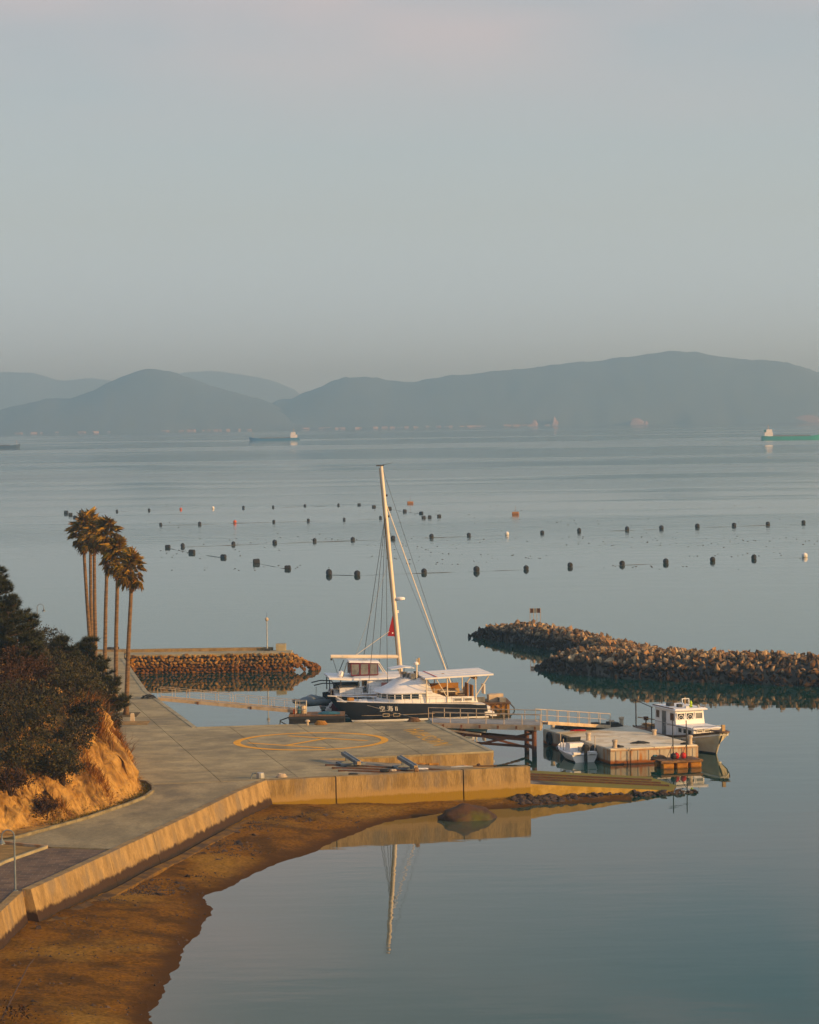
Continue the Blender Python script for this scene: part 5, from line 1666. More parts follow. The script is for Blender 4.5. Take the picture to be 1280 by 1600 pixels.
def maroon_boat():
    ang = R(7)
    t = thing('sailing_catamaran', 'maroon hulled sailing catamaran with tall mast and flybridge enclosure behind the navy one', 'sailboat', (-0.85, 221.2, 0.0), ang)
    sh = lambda x: 1.48 + .03 * x * .3
    for (a, b) in ((-3.25, -1.75), (1.75, 3.25)):
        cat_hull(-5.40, 4.3, a, b, sh, 0, 0, .5, .85).build('hull', [M['maroon'], M['white'], M['navy']], t, auto=50)
        yc = (a + b) / 2
        kk = lambda x: min(1, ((4.3 - x) / 9.75 / .38 + .001)) ** .55
        MB().loft([[(x, yc - .74 * kk(x), sh(x) + .05), (x, yc + .74 * kk(x), sh(x) + .05), (x, yc + .72 * kk(x), sh(x) - .05), (x, yc - .72 * kk(x), sh(x) - .05)] for x in [-5.45 + 9.7 * i / 16 for i in range(17)]]).build('side_deck', M['white'], t)
        mb = MB()
        for i in range(4): mb.box((-5.30 - .23 * i, yc, 1.18 - .27 * i), (.3, 1.25, .2))
        mb.loft([[(-5.42, yc - .75, 1.52), (-5.42, yc - .66, 1.52), (-6.35, yc - .66, .36), (-6.35, yc - .75, .36)], [(-5.30, yc - .75, 1.48), (-5.30, yc - .66, 1.48), (-6.28, yc - .66, .26), (-6.28, yc - .75, .26)]])
        mb.build('transom_step', M['white'], t)
    MB().prism([(-5.2, -1.8), (2.5, -1.8), (3.0, 0), (2.5, 1.8), (-5.2, 1.8)], .8, 1.5).build('bridge_deck', M['white2'], t)
    def cab(z, x0, x1, hw): return [(x0, -hw, z), (x1 - .8, -hw, z), (x1, -hw * .6, z), (x1, hw * .6, z), (x1 - .8, hw, z), (x0, hw, z)]
    MB().loft([cab(1.48, -2.9, 2.0, 2.35), cab(2.0, -2.9, 1.8, 2.3), cab(2.52, -2.9, 1.0, 2.15)]).build('saloon', M['white'], t, auto=35)
    MB().loft([cab(2.52, -4.0, 1.3, 2.4), cab(2.66, -4.0, 1.2, 2.35), cab(2.74, -3.8, .9, 2.1)]).build('saloon_roof', M['white'], t, auto=35)
    for i, (xx, w, m) in enumerate(((-1.2, 1.3, 'pinkcover'), (.2, 1.1, 'pinkcover'))):
        window('window', (xx, -2.345, 2.08), w, .44, t, 0, M[m], M['white2'])
    MB().box((-2.93, .2, 2.0), (.06, 2.6, 1.0)).build('saloon_door', M['glass'], t)
    MB().box((-4.2, 1.9, 1.75), (2.0, .6, .5)).build('cockpit_seat', M['dark'], t)
    MB().box((-4.3, -.2, 1.9), (1.4, .9, .06)).build('cockpit_table', M['tan'], t)
    MB().box((-4.2, -2.0, 1.72), (1.8, .5, .42)).build('cockpit_seat', M['white2'], t)
    # aft hardtop
    h = MB().loft([[(-5.9, -2.3, 2.62), (-5.9, 2.3, 2.62), (-5.9, 2.3, 2.76), (-5.9, -2.3, 2.76)], [(-3.4, -2.3, 2.44), (-3.4, 2.3, 2.44), (-3.4, 2.3, 2.62), (-3.4, -2.3, 2.62)]]).build('hardtop', M['white'], t)
    for xx, yy in ((-5.7, 2.1), (-5.0, -2.1), (-5.6, .6), (-3.6, -2.1)): MB().tube([(xx, yy, 1.45), (xx, yy, 2.6)], .045, 8).build('hardtop_post', M['dark'], h)
    MB().lathe([(.12, 0), (.24, .08), (.27, .25), (.2, .42), (.06, .5)], (-4.9, -1.2, 2.70), 12).build('satellite_dome', M['white'], t)
    # flybridge enclosure: maroon frames with clear panels
    x0, x1, yy, z0, z1 = -4.1, -1.95, 1.25, 2.76, 3.72
    r = MB().loft([[(x0 - .15, -yy - .1, z1 + .1), (x0 - .15, yy + .1, z1 + .1), (x0 - .1, yy, z1 + .2), (x0 - .1, -yy, z1 + .2)], [(x1 + .15, -yy - .1, z1), (x1 + .15, yy + .1, z1), (x1 + .1, yy, z1 + .1), (x1 + .1, -yy, z1 + .1)]]).build('fly_roof', M['white'], t)
    MB().box((-3.0, .1, z1 + .165), (.7, .5, .02)).build('roof_hatch', M['pane'], r)
    for s in (-1, 1):
        for i in range(3):
            a = x0 + (x1 - x0) * i / 3; b = x0 + (x1 - x0) * (i + 1) / 3
            pn = MB().box(((a + b) / 2, s * yy, (z0 + z1) / 2 + .03), (b - a - .06, .015, z1 - z0 - .12)).build('clear_panel', M['pane'], t)
            mb = MB()
            for xx in (a + .03, b - .03): mb.box((xx, s * yy, (z0 + z1) / 2 + .03), (.06, .03, z1 - z0))
            mb.box(((a + b) / 2, s * yy, z0 + .05), (b - a - .12, .03, .08)); mb.box(((a + b) / 2, s * yy, z1 - .01), (b - a - .12, .03, .08))
            mb.build('panel_frame', M['maroon'], pn)
    for xx in (x0, x1):
        for i in range(2):
            a = -yy + yy * i; pn = MB().box((xx, a + yy / 2, (z0 + z1) / 2 + .03), (.015, yy - .08, z1 - z0 - .12)).build('clear_panel', M['pane'], t)
            mb = MB()
            for q in (a + .03, a + yy - .03): mb.box((xx, q, (z0 + z1) / 2 + .03), (.03, .06, z1 - z0))
            mb.build('panel_frame', M['maroon'], pn)
    MB().box((-2.6, .2, 3.0), (.5, .9, .5)).build('helm_seat', M['stonepost'], t)
    for s in (-1, 1):
        MB().tube([(x0 - .3, s * 1.2, z1 + .1), (-4.8, s * 1.8, 2.7)], .03, 6).build('roof_strut', M['dark'], t)
        MB().tube([(x1 + .1, s * 1.2, z1), (-1.2, s * 1.5, 2.7)], .03, 6).build('roof_strut', M['mast'], t)
    # rig
    top = Vector((-1.32, 0, 19.1)); foot = Vector((0, 0, 2.6))
    ms = MB().tube([foot.lerp(top, i / 8) for i in range(9)], [.16, .165, .165, .16, .155, .15, .145, .135, .12], 12).build('mast', M['mast'], t, smooth=True)
    MB().tube([foot.lerp(top, .02) + V(-.2, 0, 0), foot.lerp(top, .99) + V(-.17, 0, 0)], .035, 6).build('sail_track', M['tan'], ms)
    mb = MB().box(top + V(-.1, 0, .05), (.6, .12, .1)); mb.tube([top + V(.1, 0, .1), top + V(.9, 0, .25)], .015, 5); mb.build('masthead', M['dark'], ms)
    rd = foot.lerp(top, .365)
    MB().lathe([(.10, 0), (.34, .06), (.36, .16), (.28, .24), (.10, .27)], rd + V(.52, -.05, -.1), 14).build('radar', M['white'], ms)
    MB().beam(rd + V(.1, 0, -.1), rd + V(.5, 0, -.08), .12, .06).build('radar_bracket', M['steel'], ms)
    MB().box(foot.lerp(top, .305) + V(.22, 0, 0), (.16, .14, .22)).build('deck_light', M['white2'], ms)
    for f in (.76, .86): MB().box(foot.lerp(top, f) + V(.2, 0, 0), (.14, .12, .16)).build('fitting', M['dark'], ms)
    bm_ = MB().tube([(-.2, 0, 4.08), (-5.55, 0, 4.22)], [.15, .15], 10).build('boom', M['mast'], t)
    MB().box((-5.5, 0, 4.0), (.14, .1, .16)).build('sheave', M['dark'], bm_)
    MB().tube([(-5.4, 0, 4.1), (-5.0, -.2, 2.7)], .02, 5).build('mainsheet', M['dark'], t)
    hd = foot.lerp(top, .82)
    MB().tube([hd + V(.1, 0, 0), (4.0, 0, 1.7)], [.032, .045], 8).build('furled_jib', M['mast'], t)
    MB().tube([top + V(.1, 0, -.2), (4.15, 0, 1.7)], .014, 4).build('stay', M['dark'], t)
    MB().tube([foot.lerp(top, .72), (3.9, -.3, 1.7)], .012, 4).build('stay', M['dark'], t)
    s1 = foot.lerp(top, .78)
    for s in (-1, 1):
        MB().tube([s1, (-3.0, s * 3.1, 1.55)], .022, 5).build('shroud', M['dark'], t)
        MB().tube([s1, (-1.45, s * 3.1, 1.55)], .02, 5).build('shroud', M['dark'], t)
    MB().tube([foot.lerp(top, .56), (-3.6, 0, 4.18)], .015, 4).build('topping_lift', M['steel'], t)
    MB().tube([(-3.6, 0, 4.25), (-.9, -.1, 6.1)], .02, 5).build('lazy_jack', M['mast'], t)
    fl = foot.lerp(top, .19); fh = foot.lerp(top, .285)
    pts = [fh + V(-.22, 0, .05), fl + V(-.20, 0, -.05), fl + V(-.78, -.02, 0)]
    pn = MB().add([p + V(0, d, 0) for d in (-.05, .05) for p in pts] , [(0, 1, 2), (5, 4, 3), (0, 3, 4, 1), (1, 4, 5, 2), (2, 5, 3, 0)]).build('sail_bag', M['red'], t)
    MB().box(fl + V(-.38, -.065, .22), (.10, .02, .10)).build('bag_patch', M['white'], pn)
    # side rail and lettering
    for s in (-1, 1):
        xs_ = [-5.2, -4.0, -2.8, -1.6, -.4, .8, 2.0, 3.2]
        MB().tube([(x, s * 3.1, 2.12) for x in xs_], .012, 5).build('lifeline', M['steel'], t)
        for x in xs_: MB().tube([(x, s * 3.1, 1.5), (x, s * 3.1, 2.13)], .016, 5).build('stanchion', M['steel'], t)
    mb = MB()
    y = -3.275
    for (a, b) in (((-5.3, .93), (-5.12, 1.22)), ((-5.12, 1.22), (-4.98, .93)), ((-5.22, 1.05), (-5.0, 1.08)), ((-5.35, .82), (-5.15, .82)), ((-5.08, .82), (-4.9, .82)), ((-5.0, 1.2), (-4.9, 1.1))):
        mb.beam((a[0], y, a[1]), (b[0], y, b[1]), .02, .045)
    mb.build('hull_emblem', M['white'], t)
    # davits for the tender
    for yy in (-1.2, 1.2): MB().tube([(-5.0, yy, 1.5), (-5.4, yy, 2.2), (-6.3, yy, 2.25), (-7.0, yy, 2.1)], .05, 6).build('davit', M['dark'], t)
    return t


maroon_boat()
dn = thing('dinghy', 'grey inflatable dinghy with black outboard hanging at the maroon stern', 'dinghy', (-7.95, 219.6, .22), R(222))
for s in (-1, 1): MB().tube([(-1.5, s * .62, .55), (-1.0, s * .66, .52), (.5, s * .64, .55), (1.3, s * .38, .68), (1.65, 0, .75)], [.14, .22, .23, .21, .18], 10).build('tube', M['bluegrey'], dn, smooth=True)
MB().loft([[(-1.45, -.5, .45), (-1.45, 0, .18), (-1.45, .5, .45), (-1.45, 0, .5)], [(.6, -.45, .45), (.6, 0, .20), (.6, .45, .45), (.6, 0, .5)], [(1.5, -.05, .66), (1.5, 0, .55), (1.5, .05, .66), (1.5, 0, .68)]]).build('floor', M['dark'], dn)
rings = []
for q in range(8):
    f = q / 7; x = -1.1 + 2.5 * f; k = 1 - .6 * max(0, f - .5) * 2
    rings.append([(x, .62 * k * math.cos(a), .62 + .62 * math.sin(a) * (1 - abs(f - .4)) * .8 * random.uniform(.85, 1.1)) for a in [i * math.pi / 6 for i in range(7)]])
MB().loft(rings).build('cover', M['bluegrey'], dn, smooth=True)
ob = MB().box((-1.55, 0, .95), (.38, .34, .5)).build('outboard', M['black'], dn)
MB().box((-1.6, 0, .45), (.14, .12, .7)).build('outboard_leg', M['black'], ob)
MB().tube([(-.3, .3, .9), (-.3, .35, 1.75)], .02, 5).build('antenna', M['dark'], dn)

# rusty barge behind the navy stern
bg = thing('work_barge', 'rusty orange sided work barge with clutter behind the navy stern', 'barge', (at_d(765, 1118, 220).x, 220.0, -0.5), R(3))
MB().box((0, 0, .45), (2.9, 3.2, 1.1)).build('hull', M['ochre'], bg)
MB().box((0, 0, 1.05), (3.1, 3.4, .12)).build('deck', M['timber'], bg)
for i in range(7): MB().box((-1.2 + i * .4, -1.63, .5), (.07, .05, .95)).build('rib', M['rail'], bg)
for (x, y, w, h) in ((-.9, -.6, .9, .4), (.2, -.4, .7, .55), (.9, -.9, .5, .35), (.6, .6, 1.0, .5)): MB().box((x, y, 1.11 + h / 2), (w, .6, h), .2).build('deck_box', M['pane' if h < .5 else 'stonepost'], bg)
MB().tube([(1.4, -1.5, 1.1), (1.8, -1.5, .7), (1.9, -1.5, .2), (1.6, -1.5, -.1)], .05, 6).build('fender_hoop', M['dark'], bg)
for i in range(3): MB().tube([(-1.3 + .8 * i, -1.66, .95), (-.9 + .8 * i, -1.68, .65), (-.5 + .8 * i, -1.66, .95)], .03, 5).build('hanging_rope', M['yellow'], bg)

# white concrete pontoon
C_f, C_r, C_l = Vector((12.9, 183.4)), Vector((18.8, 185.0)), Vector((9.1, 196.0))
C_b = C_l + (C_r - C_f)
po = thing('pontoon', 'big rust streaked concrete pontoon floating in the middle of the harbour', 'pontoon', (*((C_f + C_b) / 2), 0))
POLY = [C_f, C_r, C_b, C_l]
MB().prism([tuple(p) for p in POLY], -.6, .97).build('float', M['pont'], po, world=True)
u, w = (C_r - C_f), (C_l - C_f)
for i in range(2):
    for j in range(4):
        a = C_f + u * (i / 2 + .004) + w * (j / 4 + .002); b = C_f + u * ((i + 1) / 2 - .004) + w * (j / 4 + .002)
        c = C_f + u * ((i + 1) / 2 - .004) + w * ((j + 1) / 4 - .002); d = C_f + u * (i / 2 + .004) + w * ((j + 1) / 4 - .002)
        MB().prism([tuple(a), tuple(b), tuple(c), tuple(d)], .95, 1.05 + random.uniform(-.004, .004)).build('deck_panel', M['ponttop'], po, world=True)
ud = u.normalized(); wd = w.normalized()
for k in range(8):
    p = C_f + ud * (k + .5) * u.length / 8; q = p - wd * .02
    MB().beam((*q, .2), (*q, .95), .03, .05).build('side_rib', M['pont'], po, world=True)
MB().beam((*(C_f - wd * .03), .93), (*(C_r - wd * .03), .93), .05, .09).build('edge_strip', M['rustedge'], po, world=True)
for f in (.12, .34, .56, .78):
    p = C_l + (C_f - C_l) * f - ud * .12
    mb = MB()
    pts = [(0, .36 * math.cos(a), .36 * math.sin(a)) for a in [i * math.pi / 8 for i in range(17)]]
    mb.tube(pts, .12, 8, cap=False)
    mb.xf(Matrix.Translation((p.x, p.y, .52)) @ Matrix.Rotation(math.atan2(wd.y, wd.x) - math.pi / 2, 4, 'Z'))
    mb.build('tyre_fender', M['black'], po, world=True)
for n_, (p, h) in enumerate(((C_f + ud * .5 + wd * .5, .52), (C_r - ud * .4 + wd * .4, .58), (C_b - ud * .5 - wd * .5, .6), (C_f + wd * 5.2 + ud * .4, .5), (C_l + ud * .5 - wd * .6, .45), (C_b - ud * 1.2 - wd * .4, .4), (C_r - ud * .5 + wd * 6.5, .35))):
    MB().lathe([(.17, 0), (.15, .06), (.14, h * .75), (.19, h * .8), (.19, h), (.12, h + .04)], (p.x, p.y, 1.05), 12).build('mooring_post', M['stonepost'], po, world=True)
for n_, (p, s, m, nm, lab) in enumerate(((C_f + ud * 2.9 + wd * 2.2, (1.3, .42, .16), 'black', 'rubber_mat', 'black rubber strip lying on the pontoon deck'),
                               (C_l + ud * 1.7 - wd * 2.4, (1.1, .3, .14), 'redplastic', 'hose_coil', 'red hose heap on the left of the pontoon deck'),
                               (C_f + ud * .8 + wd * .75, (.8, .5, .16), 'black', 'rope_heap', 'dark rope heap by the front mooring post of the pontoon'),
                               (C_l + ud * 1.4 - wd * .5, (1.6, .6, .3), 'dark', 'rope_heap', 'dark clutter by the foot of the pontoon gangway'),
                               (C_b - ud * .9 - wd * .7, (.8, .5, .22), 'dark', 'rope_heap', 'dark ropes around the far posts of the pontoon'),
                               (C_r - ud * .6 + wd * .55, (.8, .45, .18), 'black', 'rope_heap', 'dark rope heap at the pontoon corner beside the fishing boat'))):
    rings = []
    for q in range(8):
        f = -1 + 2 * q / 7; g = max(.15, (1 - f * f)) ** .5
        rings.append([(f * s[0] / 2, g * s[1] / 2 * math.cos(a) * random.uniform(.8, 1.15), s[2] * (.0 if math.sin(a) < 0 else g * math.sin(a) * random.uniform(.7, 1.2))) for a in [j * math.pi / 4 for j in range(8)]])
    o = MB().loft(rings).build(nm, M[m]); o.location = (p.x, p.y, 1.056); o.rotation_euler = (0, 0, random.uniform(-.2, .5)); tag(o, lab, 'rope' if 'rope' in nm else 'mat' if 'mat' in nm else 'hose')
pl = thing('timber_frame', 'long black timber frame lying along the far left of the pontoon', 'timber', (*(C_l + ud * 3.1 - wd * .9), 1.05), math.atan2(ud.y, ud.x) + .15)  # a plain timber frame, two long beams with short cross boards
for yy in (-.35, .35): MB().box((0, yy, .12), (4.4, .16, .2)).build('long_beam', M['dark'], pl)
for i in range(4): MB().box((-1.8 + 1.2 * i, 0, .26), (.5, 1.0, .12)).build('tread', M['black'], pl)

# little raft with barrels and red buoys
rf = thing('raft', 'small timber raft on orange barrels in front of the pontoon', 'raft', (17.1, 182.0, 0), R(16))
for i in range(11): MB().box((-1.3 + i * .26, 0, .50), (.235, 1.9, .05), random.uniform(-.02, .02)).build('plank', M['timber'], rf)
for yy in (-.9, 0, .9): MB().box((0, yy, .43), (2.9, .12, .1)).build('bearer', M['timber'], rf)
for i in range(3):
    for yy in (-.62, .55):
        b = MB().lathe([(.22, -.38), (.26, -.33), (.26, .33), (.22, .38)], n=10); b.xf(Matrix.Translation((-.9 + .95 * i, yy, .16)) @ Matrix.Rotation(R(90), 4, 'Y')); b.build('barrel', M['yellow'], rf)
for (x, y) in ((-.1, .35), (.65, -.15)): MB().tube([(x, y, .4), (x - .03, y, 3.0)], .035, 6).build('pole', M['dark'], rf)
MB().tube([(-.5, .35, 2.75), (1.0, 0, 2.45)], .02, 5).build('cross_line', M['dark'], rf)
for (a, b) in (((-.1, .35, 1.5), (-1.0, -.6, .5)), ((.65, -.15, 1.5), (-.15, -.8, .5))): MB().tube([a, b], .018, 5).build('stay', M['dark'], rf)
for i, (x, y, m, lab) in enumerate(((16.85, 181.6, 'black', 'round black buoy lying on the small raft'), (17.05, 181.75, 'redplastic', 'round red buoy on the raft next to the black one'), (17.5, 181.8, 'redplastic', 'round red buoy on the raft, right of the other red one'))):
    o = thing('mooring_buoy', lab, 'buoy', (x, y, .54)); o.scale = (.75, .75, .75)
    MB().lathe([(.03, 0), (.2, .06), (.28, .25), (.22, .45), (.08, .54)], n=14).build('float', M[m], o, smooth=True)
    MB().lathe([(.05, .53), (.06, .60)], n=8).build('eye', M['dark'], o)
o = thing('net_heap', 'brown net heap with a blue corner at the left of the small raft', 'net', (15.95, 182.3, .53))
rings = []
for q in range(7):
    f = -1 + q / 3; g = max(.1, 1 - f * f) ** .5
    rings.append([(f * .5, .35 * g * math.cos(a), .25 * g * max(0, math.sin(a)) * random.uniform(.8, 1.2)) for a in [j * math.pi / 4 for j in range(8)]])
MB().loft(rings).build('net', M['timber'], o)
MB().box((-.25, -.2, .2), (.25, .15, .1), .4).build('tarp_corner', M['blue'], o)


# fishing boat
def mono_hull(st, mats, band):
    rings = []
    for (x, zs, zk, bd, bm_, bw_, xk) in st:
        half = [(x, bd, zs), (x, bd * .985, zs - .10), (x * .5 + xk * .5, bm_, zs * .5 + .02), (xk, bw_, .10), (xk, bw_ * .92, 0.0), (xk, 0.0, zk)]
        rings.append(half + [(a, -b, c) for a, b, c in half[::-1][1:]])
    mb = MB().loft(rings, 0, True, True, band)
    return mb


def fishing_boat():
    t = thing('fishing_boat', 'white fishing boat with wheelhouse and flared cream bow moored beyond the pontoon', 'fishing boat', (18.62, 193.3, 0), math.atan2(-.943, .331))
    st = [(-6.1, .85, -.3, 1.05, 1.0, .9, -6.0), (-4.5, .78, -.4, 1.32, 1.25, 1.1, -4.5), (-2.5, .76, -.45, 1.45, 1.38, 1.2, -2.5), (-.5, .80, -.45, 1.5, 1.4, 1.2, -.5), (1.5, .92, -.45, 1.5, 1.3, 1.05, 1.4),
          (3.2, 1.12, -.4, 1.42, 1.05, .72, 2.9), (4.6, 1.32, -.35, 1.18, .66, .34, 4.1), (5.6, 1.48, -.3, .78, .30, .10, 4.85), (6.3, 1.60, -.2, .25, .06, .02, 5.2)]
    mono_hull(st, None, [1, 0, 0, 2, 2, 2, 2, 0, 0, 1, 1]).build('hull', [M['cream'], M['brownstrip'], M['navy']], t, auto=45)
    MB().loft([[(x, -bd * .95, zs - .16), (x, bd * .95, zs - .16), (x, bd * .95, zs - .22), (x, -bd * .95, zs - .22)] for (x, zs, zk, bd, bm_, bw_, xk) in st]).build('deck', M['white2'], t)
    for s in (-1, 1):
        MB().tube([(x, s * bd, zs + .01) for (x, zs, zk, bd, *_r) in st], .06, 6).build('gunwale', M['brownstrip'], t)
    MB().tube([(6.30, 0, 1.62), (5.9, 0, 1.0), (5.45, 0, .5), (5.22, 0, .1), (5.15, 0, -.1)], .05, 6).build('stem', M['dark'], t)
    MB().prism([(5.4, -.55), (6.75, -.3), (6.85, 0), (6.75, .3), (5.4, .55)], 1.60, 1.68).build('bow_platform', M['brownstrip'], t)
    MB().box((6.35, .0, 1.88), (.18, .22, .42)).build('bitt', M['tan'], t)
    MB().loft([[(5.7, .2, 1.0), (6.5, .24, 1.56), (5.6, .75, 1.44)], [(5.6, .32, .95), (6.4, .34, 1.52), (5.5, .82, 1.40)]]).build('bow_flare', M['cream'], t)
    # wheelhouse
    def ring(x0, x1, hw, z, zr=0): return [(x0, -hw, z), (x1, -hw, z), (x1, hw, z), (x0, hw, z)]
    MB().loft([ring(-2.3, 1.25, 1.08, .6), ring(-2.3, 1.2, 1.08, 1.6), ring(-2.25, 1.02, 1.04, 2.58)]).build('wheelhouse', M['white'], t)
    rf_ = MB().loft([ring(-2.55, 1.35, 1.22, 2.58), ring(-2.55, 1.38, 1.24, 2.64), ring(-2.45, 1.25, 1.12, 2.72)]).build('roof', M['white'], t)
    MB().box((-.7, 1.18, 2.72), (3.4, .06, .05)).build('roof_trim', M['ochre'], rf_); MB().box((-.7, -1.18, 2.72), (3.4, .06, .05)).build('roof_trim', M['brownstrip'], rf_)
    for (x, y, sx, sy, sz, m) in ((-.9, -.55, .5, .4, .22, 'dark'), (.1, -.3, .35, .3, .2, 'dark'), (.9, -.1, .25, .25, .12, 'white2')): MB().box((x, y, 2.72 + sz / 2), (sx, sy, sz)).build('roof_box', M[m], rf_)
    MB().lathe([(.10, 0), (.14, .08), (.05, .2), (.12, .26), (.04, .45)], (.55, .35, 2.72), 10).build('float_lamp', M['lime'], rf_)
    MB().tube([(.2, .4, 2.72), (-.1, .5, 3.25), (-.1, -.0, 3.25), (.2, -.1, 2.72)], .045, 6).build('antenna_arch', M['white'], rf_)
    MB().tube([(-1.6, .9, 2.72), (-1.6, .9, 3.2)], .06, 6).build('stub_mast', M['tan'], rf_); MB().tube([(-1.6, .9, 3.1), (-.1, .4, 3.2)], .018, 5).build('roof_rail', M['steel'], rf_)
    MB().lathe([(.06, 0), (.10, .06), (.05, .2)], (1.0, .7, 2.72), 8).build('navigation_lamp', M['steel'], rf_)
    # front windows (three, two with spinning view screens)
    for i in range(3):
        y = -.68 + .68 * i
        wd_ = window('window', (1.115, y, 2.13), .50, .50, t, math.pi / 2, M['pane'] if i == 2 else M['glass'], M['white'])
        if i < 2:
            cr_ = MB().tube([(1.155, y + .17 * math.cos(a), 2.12 + .17 * math.sin(a)) for a in [k * math.pi / 8 for k in range(17)]], .03, 6, cap=False).build('view_screen', M['white2'], wd_)
            MB().lathe([(.05, 0), (.05, .03)], (1.15, y, 2.12), 8).build('hub', M['white2'], wd_)
    for s in (-1, 1):
        r_ = 0 if s < 0 else math.pi
        window('window', (.60, s * 1.07, 2.13), .66, .50, t, r_, M['litglass'] if s < 0 else M['glass'], M['white2'])
        window('window', (-1.75, s * 1.07, 2.13), .55, .50, t, r_, M['litglass'] if s < 0 else M['glass'], M['white2'])
        d_ = MB().box((-.75, s * 1.09, 1.55), (.62, .04, 1.75)).build('door', M['pane'], t)
        MB().box((-.5, s * 1.12, 1.5), (.05, .05, .16)).build('handle', M['steel'], d_)
        MB().tube([(1.1, s * 1.12, 1.62), (-2.2, s * 1.12, 1.62)], .018, 5).build('grab_rail', M['steel'], t)
    # fore cabin
    MB().loft([ring(1.2, 3.9, 1.02, .7), ring(1.2, 3.85, 1.0, 1.35), ring(1.2, 3.7, .95, 1.58)]).build('fore_cabin', M['white'], t)
    MB().loft([ring(1.15, 4.0, 1.08, 1.58), ring(1.15, 3.95, 1.04, 1.66)]).build('fore_roof', M['white'], t)
    for s in (-1, 1):
        for xx in (1.75, 2.55, 3.3): window('window', (xx, s * 1.01, 1.33), .55, .30, t, 0 if s < 0 else math.pi, M['glass'], M['white2'])
    for y in (-.55, 0, .55): window('window', (3.83, y, 1.37), .38, .24, t, math.pi / 2, M['pane'], M['white'])
    MB().tube([(3.4, -1.1, 1.0), (3.9, -1.05, 1.75), (4.6, -.6, 1.85), (4.9, 0, 1.85), (4.6, .6, 1.85), (3.9, 1.05, 1.75), (3.4, 1.1, 1.0)], .02, 6).build('bow_rail', M['steel'], t)
    # working deck aft
    for (y0, hz) in ((-1.0, 2.75), (1.0, 2.75)): MB().tube([(-5.7, y0, .7), (-5.7, y0, hz)], .05, 6).build('stern_post', M['dark'], t)
    MB().tube([(-3.0, -1.0, .7), (-3.0, -1.0, 2.5)], .04, 6).build('stern_post', M['dark'], t)
    MB().tube([(-5.9, -1.0, 2.72), (-2.9, -1.0, 2.45)], .03, 5).build('stern_line', M['dark'], t)
    MB().tube([(-5.6, -.9, 1.5), (-2.4, -.9, 1.62)], .035, 6).build('bamboo_pole', M['ochre'], t)
    MB().tube([(-5.2, -.6, 1.05), (-2.4, -.7, 1.12)], .09, 6).build('bamboo_pole', M['ochre'], t)
    MB().tube([(-4.2, -.9, .7), (-4.2, -.9, 1.65)], .05, 6).build('winch_post', M['rust'], t)
    MB().box((-4.2, -.9, 1.55), (.3, .25, .25)).build('winch', M['rust'], t)
    for (x, y, m) in ((-3.2, -.5, 'pane'), (-4.6, .2, 'dark'), (-3.5, .5, 'timber'), (-5.2, -.3, 'stonepost')): MB().box((x, y, .82), (.7, .6, .5), .2).build('fish_crate', M[m], t)
    vs, fs = text_verts('V L N C', .34, .003)
    vs = [(2.05 + a, -1.42 + .02 * a - .03 - (b * .06), .62 + b) for a, b, c in vs]
    mb = MB()
    for i, x in enumerate((1.7, 2.0, 2.3, 2.6)): mb.box((x, -1.40 + .06 * i * .4, .78), (.17, .04, .05 + .12 * (i % 2))); mb.box((x - .05, -1.40 + .06 * i * .4, .72), (.05, .04, .24))
    mb.build('name_marks', M['dark'], t)
    return t


fishing_boat()


